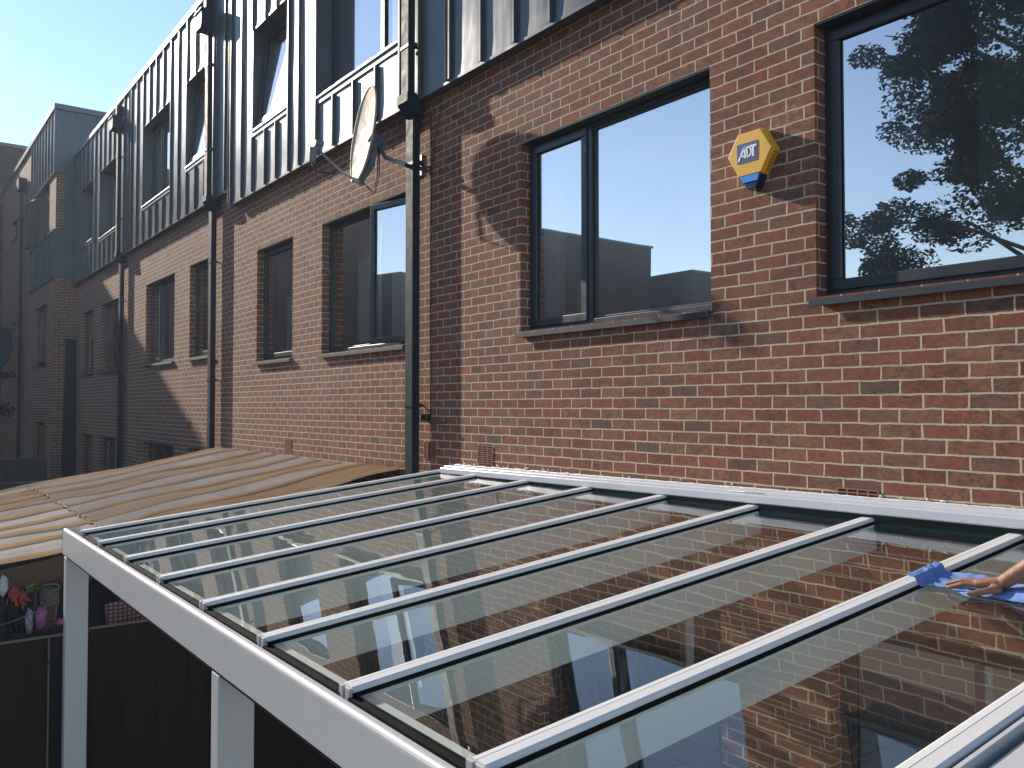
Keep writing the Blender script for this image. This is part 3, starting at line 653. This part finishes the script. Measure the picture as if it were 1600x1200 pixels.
SH = [poly_mat('sheet_mauve', (.44, .39, .37), (.66, .60, .58)), poly_mat('sheet_tan', (.40, .29, .20), (.58, .46, .35)), poly_mat('sheet_cream', (.70, .63, .55), (.84, .77, .69)), poly_mat('sheet_brown', (.40, .23, .12), (.50, .31, .17))]
BAT = poly_mat('amber_batten', (.82, .55, .27), (.95, .72, .42), .4)
WOODD = plain('dark_timber', (.10, .062, .045), .8, bumps=(20, .004), var=.35)
LT = thing('lean_to', 'neighbour lean-to roofed with wavy tan plastic sheets on timber', 'lean-to', (-10, 2, 0))
def zl(y): return 2.685-.165*(4.23-y)
rid = [-12.75, -12.05, -11.31, -10.68, -10.0, -9.36, -8.78, -8.17, -7.47]
def wav(x, y):
    return .045*noise.noise(Vector((x*.8, y*.9, 0)))+.018*noise.noise(Vector((x*2.5, y*1.6, 5)))
def ridx(x, y): return x+.10*noise.noise(Vector((x*3, y*.9, 9)))+.03*noise.noise(Vector((x*3, y*3.1, 4)))
YS = 1.68
for i in range(len(rid)-1):
    for part, (ya, yb, lift) in enumerate(((YS-.05, 4.22, .005), (.55, YS+.06, 0))):
        a, b = rid[i], rid[i+1]
        m = MB()
        def fn(s, t):
            y = ya+(yb-ya)*t; xa, xb = ridx(a, y), ridx(b, y); X = xa+(xb-xa)*s
            z = zl(y)+wav(a+(b-a)*s, y)+lift-.012*math.sin(math.pi*s)*(.5+1.6*abs(noise.noise(Vector((i*3.1, y*1.4, 2)))))+.012*s
            return (X, y, z)
        m.grid(fn, 10, 46 if part == 0 else 16); sh = SH[(0, 0, 1, 0, 0, 1, 0, 3)[i]] if part == 0 else SH[(2, 3, 3, 0, 2, 2, 2, 2)[i]]
        o = m.build('roof_sheet', sh, LT, recalc=False); sd = o.modifiers.new('solid', 'SOLIDIFY'); sd.thickness = .004; sd.use_rim = False
for i, r in enumerate(rid):
    m = MB()
    if i in (0,): pass
    pts = [(ridx(r, y)+.004, y, zl(y)+wav(r, y)+.012) for y in [.56+.1*k for k in range(37)]]
    sec = [(-.024, -.012), (-.012, .010), (.006, .018), (.012, .014), (.014, -.020)]
    V = [[m.bm.verts.new((p[0]+q[0]*(1+.5*noise.noise(Vector((i, p[1]*2, 0)))), p[1], p[2]+q[1])) for q in sec] for p in pts]
    for a_ in range(len(V)-1):
        for b_ in range(len(sec)-1): m.bm.faces.new((V[a_][b_], V[a_][b_+1], V[a_+1][b_+1], V[a_+1][b_]))
    m.build('batten', BAT, LT, recalc=False)
m = MB(); pts = [(-12.8+.08*k, YS-.05+.02*math.sin(k*1.9), zl(YS-.05)+wav(-12.8+.08*k, YS-.05)+.010) for k in range(66)]
m.tube(pts, [.006+.004*math.sin(k*2.3) for k in range(66)], 5); m.build('seam_shade_strip', WOODD, LT)  # dark strip laid along the sheet overlap in place of its shadow line
m = MB(); m.box(-12.6, -7.55, .6, .66, zl(.6)-.2, zl(.6)-.05); m.box(-7.60, -7.54, .6, 4.2, 1.92, 2.0)
m.prism([(.56, zl(.56)-.05), (4.2, zl(4.2)-.05), (4.2, zl(4.2)-.22), (.56, zl(.56)-.22)], -7.53, -7.49, lambda p, t: (t, p[0], p[1])); m.build('timber_frame', WOODD, LT)
for (x, y) in ((-7.56, .62), (-12.5, .62), (-10, .62), (-12.5, 4.1)):
    m = MB(); m.box(x-.04, x+.04, y-.04, y+.04, 0, zl(y)-.24); m.build('post', WOODD, LT)
m = MB(); m.box(-12.6, -7.62, 3.9, 4.0, .05, 2.1); m.build('back_panel', WOODD, LT)

# ------------------------------------------------------------------ fences
FEN = None
def fence_mat(name, col):
    N = NT(name); co = N.coord(); X, Y, Z = N.sep(co)
    bd = N.M('FLOOR', N.M('DIVIDE', Y, .12)); wn = N.n('ShaderNodeTexWhiteNoise', noise_dimensions='1D'); N.put(wn.inputs['W'], bd)
    g = N.noise(N.scale(co, 30, 30, 1.5), 2, 5, .65)[0]
    c = N.mix(g, tuple(x*.4 for x in col), tuple(x*1.9 for x in col)); c = N.mix(N.M('MULTIPLY', wn.outputs[0], .5), c, tuple(x*1.6 for x in col))
    return N.P(Base_Color=c, Roughness=.85, Normal=N.bump(g, .004), Specular_IOR_Level=.2)
FDARK = fence_mat('dark_stained_fence', (.022, .016, .014)); FGREY = fence_mat('weathered_fence', (.065, .058, .055))
def fence(label, x, y0, y1, zt, mat, step=.12, group='garden fences between the yards'):
    T = thing('garden_fence', label, 'fence', (x, (y0+y1)/2, 0), group)
    m = MB(); y = y0; k = 0
    while y < y1-.01:
        o = .012*(k % 2); y2 = min(y1, y+step)
        m.box(x-.018-o, x-o, y+.002, y2-.002+.006, .02, zt+random.uniform(-.004, .004)); y += step; k += 1
    m.build('boards', mat, T)
    m = MB(); m.box(x-.10, x-.034, y0, y1, zt-.22, zt-.14); m.box(x-.10, x-.034, y0, y1, .4, .48); m.build('rail', mat, T)
    for yy in (y0+.05, (y0+y1)/2, y1-.05):
        m = MB(); m.box(x-.13, x-.036, yy-.045, yy+.045, 0, zt-.02); m.build('post', mat, T)
    m = MB(); m.box(x-.035, x+.004, y0, y1, zt+.005, zt+.015); m.build('capping', WOODL, T)
    return T
WOODL = plain('pale_timber', (.20, .155, .11), .8, bumps=(30, .003), var=.3)
fence('black stained close board fence directly behind the white canopy posts', -7.0, -1.6, 1.32, 1.628, FDARK)
fence('black stained fence panel running on to the house wall under the canopy', -7.0, 1.325, 4.2, 1.645, FDARK)
fence('weathered dark fence beyond the wavy lean-to', -13.3, -2.0, 4.0, 2.27, FGREY)
fence('farthest low fence in front of the projecting block', -20.2, -4.0, 2.95, 2.23, FGREY)
m = MB(); m.box(-6.99, -6.978, 1.046, 1.056, .62, 1.45); m.box(-6.99, -6.978, 1.046, 1.056, 1.47, 1.63); tag(m.build('fence_gap_light', WOODL), 'thin pale cane standing upright against the black fence', 'cane')  # pale strips added for light showing through a gap between boards
m = MB(); m.grid(lambda s, t: (-24.5+.10*s*0+.16*t*0+(.10-.10*t), 3.98+.24*s-.12*(1-t)*(1-s), .1+4.95*t), 8, 4)
o = m.build('leaning_board', PIPE, None, recalc=False); sd = o.modifiers.new('solid', 'SOLIDIFY'); sd.thickness = .05
tag(o, 'tall narrow grey board leaning in the corner beside the projecting block', 'board')

# ------------------------------------------------------------------ neighbour's clutter under the lean-to
ROPE = plain('old_rope', (.17, .155, .13), .9, bumps=(200, .002), var=.2)
m = MB(); cxr, cyr = -7.30, 1.10
m.box(cxr-.04, cxr+.04, cyr-.035, cyr+.045, 1.64, 1.87)
pst = m.build('short_post', WOODD); tag(pst, 'short brown post with rope wound on it behind the black fence', 'post')
m = MB(); pts = []
for k in range(120):
    a = k*.42; pts.append((cxr+.055*math.cos(a)+.004*math.sin(k), cyr+.06*math.sin(a), 1.80+.0011*k+.006*math.sin(k*1.3)))
m.tube(pts, .006, 5)
m.tube([(cxr+.03+.01*math.cos(a), cyr+.06*math.cos(a), 1.945+.022*math.sin(a)) for a in [k*.3 for k in range(22)]], .006, 5)
m.tube([(cxr+.03, cyr+.08, 1.99), (cxr+.04, cyr+.2, 2.01), (cxr+.04, cyr+.35, 2.0)], .006, 5)
m.tube([(cxr+.045, cyr-.04, 1.80), (cxr+.05, cyr-.03, 1.72), (cxr+.05, cyr+.03, 1.70), (cxr+.05, cyr+.04, 1.80)], .006, 5)
tag(m.build('rope_coil', ROPE), 'grey rope wound round the short post beside the corner canopy post', 'rope')
m = MB(); m.tube([(-7.15, .6, 1.70), (-7.15, .85, 1.755), (-7.16, 1.0, 1.80), (-7.18, 1.12, 1.85)], .004, 5); tag(m.build('washing_line', ROPE), 'thin washing line slanting over the black fence top', 'washing line')
def bag(name, label, cat, c, r, mat, par=None):
    m = MB(); c = Vector(c)
    bmesh.ops.create_icosphere(m.bm, subdivisions=3, radius=1)
    for v in m.bm.verts:
        n_ = 1+.28*noise.noise(v.co*2.3+c)+.12*noise.noise(v.co*6+c); v.co = Vector((v.co.x*r[0], v.co.y*r[1], v.co.z*r[2]))*n_+c
    for f in m.bm.faces: f.smooth = True
    return tag(m.build(name, mat), label, cat)
def foil(name, a, b, rough=.3):
    N = NT(name); co = N.coord(); return N.P(Base_Color=N.mix(N.mapr(N.noise(co, 28, 4, .6)[0], .42, .58, 0, 1), a, b), Roughness=rough, Normal=N.bump(N.noise(co, 25, 4)[0], .02))
bag('peg_bag', 'purple and pink crinkled plastic bag on the fence top', 'bag', (-7.22, 1.03, 1.73), (.035, .04, .085), foil('purple_film', (.22, .07, .27), (.42, .13, .20)))
bag('clear_bag', 'crinkled silver plastic packet beside the purple bag', 'packet', (-7.22, .955, 1.72), (.03, .028, .09), foil('silver_film', (.30, .30, .31), (.10, .13, .19)))
m = MB(); m.grid(lambda s, t: (-7.34+.018*math.sin(s*24)+.012*math.sin(s*11+3*t), .80+.17*s+.01*math.sin(9*t+4*s)-.02*t, 1.62+.33*t-.05*s*t), 48, 14); o = m.build('dark_jacket', foil('navy_cloth', (.008, .011, .02), (.03, .038, .055), .8), None, recalc=False)
sd = o.modifiers.new('solid', 'SOLIDIFY'); sd.thickness = .012; tag(o, 'folded dark navy cloth hung up behind the fence', 'cloth')
m = MB(); rr_ = random.Random(4)
for k in range(26):
    y = .83+rr_.random()*.11; z = 1.99-rr_.random()*.07-(y-.83)*.5; L_ = rr_.uniform(.04, .12); w_ = rr_.uniform(.003, .008); a_ = rr_.uniform(-.5, .9); x = -7.29+rr_.uniform(-.02, .02)
    m.mi = rr_.choice((0, 0, 0, 1, 2)); m.grid(lambda s, t: (x+.012*math.sin(5*t+k), y+a_*L_*t+w_*(s-.5)*2+.006*math.sin(7*t+k), z-L_*t), 2, 8)
o = m.build('ribbon_bunch', [plain('red_ribbon', (.52, .05, .06), .5), plain('pink_ribbon', (.6, .28, .30), .5), plain('teal_ribbon', (.06, .16, .22), .5)], None, recalc=False); sd = o.modifiers.new('solid', 'SOLIDIFY'); sd.thickness = .002
tag(o, 'bunch of red and pink ribbons hanging over the navy cloth', 'ribbons')
bag('hanging_light', 'pale plastic float hanging from the lean-to edge at the left', 'float', (-7.3, .795, 1.985), (.035, .03, .075), plain('pale_green_plastic', (.45, .5, .45), .4))
bag('pink_cloth', 'small bright pink cloth behind the corner canopy post', 'cloth', (-7.22, 1.165, 1.685), (.03, .04, .025), foil('pink_cloth', (.48, .08, .22), (.25, .05, .12), .8))
CH = None
def checker():
    N = NT('checked_fabric'); co = N.coord(); X, Y, Z = N.sep(co)
    a = N.M('SINE', N.M('MULTIPLY', Y, 2*math.pi/.034)); b = N.M('SINE', N.M('MULTIPLY', Z, 2*math.pi/.03)); k = N.M('MULTIPLY', N.mapr(a, -1, .9, 0, 1), N.mapr(b, -1, .9, 0, 1))
    return N.P(Base_Color=N.mix(k, (.075, .03, .045), (.30, .22, .25)), Roughness=.8)
m = MB(); m.grid(lambda s, t: (-7.20+.02*math.sin(5*s), 1.48+.30*s-.02*t, 1.60+.17*t+.02*math.sin(3*s)), 12, 8); o = m.build('checked_cushion', checker(), None, recalc=False)
sd = o.modifiers.new('solid', 'SOLIDIFY'); sd.thickness = .05; tag(o, 'maroon and white checked cushion propped behind the black fence', 'cushion')
LEAFY = plain('yellow_green_leaf', (.13, .15, .025), .6, var=.3)
def leaves(mb, c, r, n, size, seed=1, flat=.5):
    rnd = random.Random(seed)
    for _ in range(n):
        while True:
            p = Vector((rnd.uniform(-1, 1), rnd.uniform(-1, 1), rnd.uniform(-1, 1)))
            if p.length < 1: break
        p = Vector((p.x*r[0], p.y*r[1], p.z*r[2]))+Vector(c); a = Vector((rnd.gauss(0, 1), rnd.gauss(0, 1), rnd.gauss(0, flat))).normalized()
        b = a.cross(Vector((rnd.gauss(0, 1), rnd.gauss(0, 1), rnd.gauss(0, 1)))).normalized(); s_ = size*rnd.uniform(.6, 1.3)
        mb.face([p-a*s_, p+b*s_*.42, p+a*s_, p-b*s_*.42])
PL = thing('potted_plant', 'small yellow green leafy plant behind the fence', 'plant', (-7.25, .98, 1.6))
m = MB(); leaves(m, (-7.25, 1.0, 1.955), (.04, .06, .035), 26, .028, 3); m.build('foliage', LEAFY, PL, recalc=False)
m = MB(); m.tube([(-7.25, .99, 1.6), (-7.26, 1.0, 1.8), (-7.25, 1.0, 1.95)], .005, 5); m.build('stem', WOODD, PL)

# ------------------------------------------------------------------ ground
N = NT('paving'); co = N.coord(); X, Y, Z = N.sep(co)
g = N.noise(co, 1.3, 6, .6)[0]; c = N.mix(g, (.055, .052, .048), (.10, .095, .085)); c = N.mix(N.mapr(N.noise(co, .12, 3)[0], .45, .6, 0, 1), c, (.045, .06, .025))
N.P(Base_Color=c, Roughness=.9, Normal=N.bump(N.noise(co, 30, 4)[0], .02)); GRD = N.m
m = MB(); m.face([(-150, -150, 0), (150, -150, 0), (150, 150, 0), (-150, 150, 0)]); tag(m.build('ground', GRD, None, recalc=False), kind='structure')
N = NT('patio_slabs'); co = N.coord(); br = N.n('ShaderNodeTexBrick'); N.put(br.inputs['Vector'], co); br.offset = 0; br.inputs['Scale'].default_value = 1; br.inputs['Brick Width'].default_value = .45; br.inputs['Row Height'].default_value = .45; br.inputs['Mortar Size'].default_value = .006
N.put(br.inputs['Color1'], (.25, .235, .21)); N.put(br.inputs['Color2'], (.30, .28, .25)); N.put(br.inputs['Mortar'], (.03, .028, .025)); N.P(Base_Color=br.outputs[0], Roughness=.8)
m = MB(); m.box(-6.9, -.3, .6, 4.22, .004, .05); tag(m.build('patio', N.m), kind='structure')

# ------------------------------------------------------------------ trees seen mirrored in the windows
LEAF = plain('dark_leaf', (.026, .038, .016), .9, var=.45, spec=.08); BARK = plain('bark', (.09, .07, .05), .9, bumps=(12, .02), var=.3)
def tree(label, x, y, h, cr, n, seed, leaf=.10):
    T = thing('broadleaf_tree', label, 'tree', (x, y, 0), 'trees across the yard'); rnd = random.Random(seed)
    m = MB(); m.tube([(x, y, 0), (x+.1, y, h*.25), (x, y+.1, h*.55), (x+.05, y, h*.85)], [.22, .17, .11, .03], 10); tips = []
    for k in range(60):
        a = rnd.uniform(0, 6.28); z0 = h*rnd.uniform(.24, .82); L = cr*rnd.uniform(.55, 1.05)*(1-.45*max(0, (z0/h-.55)/.3)); e = rnd.uniform(-.05, .55)
        p1 = Vector((x, y, z0)); p3 = p1+Vector((math.cos(a)*L, math.sin(a)*L, L*e)); p2 = p1.lerp(p3, .5)+Vector((0, 0, .12*L)); m.tube([p1, p2, p3], [.05, .03, .01], 6); tips.append((p2, p3))
    m.build('trunk', BARK, T)
    m = MB(); per = n//(60*6)
    for p2, p3 in tips:
        for q in range(6):
            c_ = p2.lerp(p3, rnd.uniform(-.1, 1.1))+Vector((rnd.gauss(0, .28), rnd.gauss(0, .28), rnd.gauss(0, .22))); rr = rnd.uniform(.3, .62)
            leaves(m, c_, (rr, rr, rr*.6), per, leaf, rnd.randrange(10**6))
    m.build('crown', LEAF, T, recalc=False)
tree('tall leafy tree mirrored in the nearest window', -6.5, -8.4, 13.0, 4.0, 120000, 5, .06)
tree('second tree behind, mirrored low in the nearest window', -4.0, -12.5, 8.0, 2.6, 6000, 9)
SB = thing('climbing_shrub', 'dark sprawling shrub at the left edge by the far wing', 'shrub', (-26.3, 2.4, 0))
m = MB(); m.tube([(-26.4, 2.2, 0), (-26.3, 2.3, 2.5), (-26.3, 2.4, 4.6)], [.06, .04, .01], 6); m.build('stem', BARK, SB)
m = MB(); leaves(m, (-26.4, 2.55, 4.15), (.5, .55, .12), 260, .07, 2); leaves(m, (-26.4, 2.5, 3.2), (.5, .62, .25), 400, .07, 4); m.build('foliage', LEAF, SB, recalc=False)

# ------------------------------------------------------------------ the person wiping the glass
SKIN = plain('brown_skin', (.27, .125, .075), .5, bumps=(90, .0015), var=.14); SHIRT = plain('dark_shirt', (.015, .016, .02), .9); TROU = plain('dark_trousers', (.02, .022, .03), .9); HAIR = plain('black_hair', (.01, .009, .008), .6)
PR = thing('person', 'person leaning in from the right edge, bare forearm wiping the glass with a blue cloth', 'person', (-.35, 3.3, 0))
def cap(mb, a, b, ra, rb, seg=14):
    a, b = Vector(a), Vector(b); mb.tube([a, a.lerp(b, .33), a.lerp(b, .66), b], [ra, ra+(rb-ra)*.33, ra+(rb-ra)*.66, rb], seg); mb.ell(a, (ra,)*3, seg=12, rings=8); mb.ell(b, (rb,)*3, seg=12, rings=8)
def remesh(o, vox, it=4, f=.5):
    r = o.modifiers.new('remesh', 'REMESH'); r.mode = 'VOXEL'; r.voxel_size = vox; r.use_smooth_shade = True
    s_ = o.modifiers.new('smooth', 'SMOOTH'); s_.iterations = it; s_.factor = f
GZ = lambda y: zr(y)-.012
FEET = 1.35
pelv = Vector((-.30, 3.28, FEET+.90)); chest = Vector((-.42, 3.28, FEET+1.25)); neck = Vector((-.47, 3.28, FEET+1.43)); head = Vector((-.54, 3.28, FEET+1.60))
shR = Vector((-.50, 3.42, FEET+1.38)); shL = Vector((-.42, 3.10, FEET+1.36))
wr = Vector((-1.415, 3.270, GZ(3.27)+.062)); elb = Vector((-1.175, 3.345, 2.875))
m = MB()
cap(m, pelv, pelv.lerp(chest, .5), .135, .12); cap(m, pelv.lerp(chest, .5), chest, .12, .14); cap(m, chest, neck-Vector((0, 0, .04)), .13, .06); cap(m, neck, head-Vector((0, 0, .03)), .052, .055)
m.ell(head+Vector((0, 0, .03)), (.098, .076, .115)); m.ell(head+Vector((-.045, 0, -.03)), (.055, .052, .07)); m.ell(head+Vector((-.10, 0, .0)), (.018, .014, .022))
m.ell(head+Vector((-.088, 0, -.048)), (.014, .025, .008))
for s_ in (-1, 1): m.ell(head+Vector((.01, .078*s_, .0)), (.018, .010, .03)); m.ell(head+Vector((-.088, .03*s_, .025)), (.010, .013, .009))
cap(m, shR, shR.lerp(elb, .98), .055, .040); cap(m, elb, elb.lerp(wr, .4), .042, .040); cap(m, elb.lerp(wr, .4), wr, .040, .026)
elL = Vector((-.52, 2.98, FEET+1.08)); wrL = Vector((-.78, 3.0, FEET+1.10))
cap(m, shL, elL, .052, .04); cap(m, elL, wrL, .042, .027); cap(m, wrL, wrL+Vector((-.08, .01, 0)), .032, .034)
for k in range(4):
    b0 = wrL+Vector((-.085, -.03+.021*k, .0)); cap(m, b0, b0+Vector((-.045, 0, -.015)), .009, .0085, 8); cap(m, b0+Vector((-.045, 0, -.015)), b0+Vector((-.055, 0, -.045)), .0085, .0075, 8)
for s_ in (-1, 1):
    hip = pelv+Vector((0, .09*s_, -.04)); kn = Vector((-.33, 3.28+.10*s_, FEET+.48)); an = Vector((-.27, 3.28+.11*s_, FEET+.08))
    cap(m, hip, kn, .082, .055); cap(m, kn, an, .055, .04); cap(m, an+Vector((.02, 0, -.04)), an+Vector((-.16, 0, -.05)), .035, .03)
# right hand, palm down on the cloth, fingers to the left, thumb towards the camera
def hp(dx, dy, h): y = 3.270+dy; return Vector((-1.415-dx, y, GZ(y)+.026+h))
kn_ = [hp(.088, -.032, .014), hp(.096, -.010, .018), hp(.094, .013, .016), hp(.086, .034, .010)]
for k_ in kn_: cap(m, wr.lerp(k_, .15), k_, .017, .0125, 10)
cap(m, hp(.03, -.012, .016), hp(.085, .0, .008), .020, .014, 10); cap(m, hp(.035, .018, .012), hp(.08, .022, .006), .017, .012, 10)
fing = [((.045, -.014, .012), (.072, -.020, .000), (.090, -.023, -.008)), ((.052, -.004, .012), (.083, -.007, .000), (.104, -.009, -.008)),
        ((.048, .006, .012), (.077, .010, .000), (.097, .012, -.008)), ((.036, .012, .010), (.058, .020, -.001), (.074, .025, -.008))]
for kk, ch_, rr in zip(kn_, fing, (.0095, .0098, .0092, .0082)):
    p0 = kk; prev = kk
    for q, d_ in enumerate(ch_):
        nx = Vector((kk.x-d_[0], kk.y+d_[1], kk.z+(d_[2]-.014)))
        nx.z = max(nx.z, GZ(nx.y)+.022); cap(m, prev, nx, rr*(1.12-.08*q), rr*(1.04-.09*q), 8); prev = nx
tb = hp(.018, -.026, .008); t1 = hp(.046, -.058, .004); t2 = hp(.074, -.076, -.003); t3 = hp(.094, -.083, -.006)
cap(m, tb, t1, .017, .0125, 10); cap(m, t1, t2, .0125, .0105, 10); cap(m, t2, t3, .0105, .0085, 10)
bod = m.build('body', SKIN, PR); remesh(bod, .0038, 3, .45)
m = MB(); m.ell(head+Vector((.025, 0, .055)), (.105, .086, .105)); m.ell(head+Vector((.06, 0, .0)), (.06, .072, .08)); hr = m.build('hair', HAIR, PR); remesh(hr, .012)
m = MB(); cap(m, pelv+Vector((0, 0, .02)), chest, .165, .17); cap(m, chest, neck-Vector((0, 0, .07)), .165, .09); cap(m, shR, shR.lerp(elb, .78), .078, .062); cap(m, shL, shL.lerp(elL, .8), .075, .06); cap(m, chest, shR, .12, .08); cap(m, chest, shL, .12, .08)
sh = m.build('shirt', SHIRT, PR); remesh(sh, .014)
m = MB()
for s_ in (-1, 1):
    hip = pelv+Vector((0, .09*s_, -.04)); kn = Vector((-.33, 3.28+.10*s_, FEET+.48)); an = Vector((-.27, 3.28+.11*s_, FEET+.12)); cap(m, hip, kn, .105, .075); cap(m, kn, an, .075, .06)
m.ell(pelv, (.15, .175, .13)); tr = m.build('trousers', TROU, PR); remesh(tr, .014)
# step ladder carrying the person
LD = thing('step_ladder', 'aluminium step ladder under the person at the right', 'ladder', (-.3, 3.28, 0))
m = MB()
for s_ in (-1, 1): m.tube([(-.36-.0, 3.28+.24*s_, FEET-.08), (.25, 3.28+.30*s_, .05)], .02, 6); m.tube([(-.30, 3.28+.24*s_, FEET-.08), (-.62, 3.28+.30*s_, .05)], .018, 6)
m.build('stile', STEEL, LD)
for k in range(5):
    t_ = k/5; xx = -.36+.61*t_; zz_ = FEET-.08-(FEET-.13)*t_
    m = MB(); m.box(xx-.05, xx+.05, 3.28-.25, 3.28+.25, zz_-.015, zz_+.015); m.build('tread', STEEL, LD)
m = MB(); m.box(-.46, -.12, 3.02, 3.54, FEET-.05, FEET-.015); m.build('platform', STEEL, LD)

# blue cloth
def cloth_mat():
    N = NT('blue_cloth'); co = N.coord(); n_ = N.noise(co, 26, 4, .6)[0]
    c = N.mix(n_, (.09, .18, .46), (.20, .33, .66)); return N.P(Base_Color=c, Roughness=.8, Normal=N.bump(N.noise(N.scale(co, 1, 2.2, 1), 22, 3, .5)[0], .006))
m = MB()
def cf(s, t):
    X = -1.755+s*.52; y = 3.42-t*.205+.03*math.sin(s*6+1)*t+.02*noise.noise(Vector((s*5, t*4, 1)))
    if s < .25: y += (.25-s)*-.10*(t-.5)*2
    if s > .5: y = 3.42-(t*.205)*(1-.2*(s-.5))-.02*(s-.5)
    z = GZ(y)+.006+.011*abs(noise.noise(Vector((s*9, t*6, 2))))+.016*abs(noise.noise(Vector((s*4+3, t*9, 7))))+.012*math.exp(-((s-.55)/.3)**2)*0
    if s < .09: z += .008*(1-s/.09)+.006
    if X < -1.715: z += .022
    if t < .12: z += .018*(1-t/.12)*max(0, math.sin(s*5))
    if s > .55: z += (s-.55)*.16*max(0, math.sin(t*3.1))
    return (X, y, z)
m.grid(cf, 60, 30); o = m.build('cleaning_cloth', cloth_mat(), None, recalc=False); sd = o.modifiers.new('solid', 'SOLIDIFY'); sd.thickness = .003; sd.offset = 1
ss = o.modifiers.new('sub', 'SUBSURF'); ss.levels = 1; ss.render_levels = 1
tag(o, 'crumpled blue cleaning cloth under the hand on the glass roof', 'cloth')

# ------------------------------------------------------------------ thin haze volume, added in place of the lens flare veil
hz = bpy.data.materials.new('lens_veil_haze'); hz.use_nodes = True; ht = hz.node_tree; ht.nodes.clear()
ho = ht.nodes.new('ShaderNodeOutputMaterial'); pv = ht.nodes.new('ShaderNodeVolumePrincipled'); pv.inputs['Density'].default_value = .0009
pv.inputs['Color'].default_value = (.62, .78, 1, 1); pv.inputs['Anisotropy'].default_value = .55; ht.links.new(pv.outputs[0], ho.inputs['Volume'])
m = MB(); m.box(-152, 152, -152, 152, -1.0, 15.0); hb = m.build('haze', hz); tag(hb, kind='stuff'); hb.display_type = 'WIRE'
sc.cycles.volume_bounces = 1
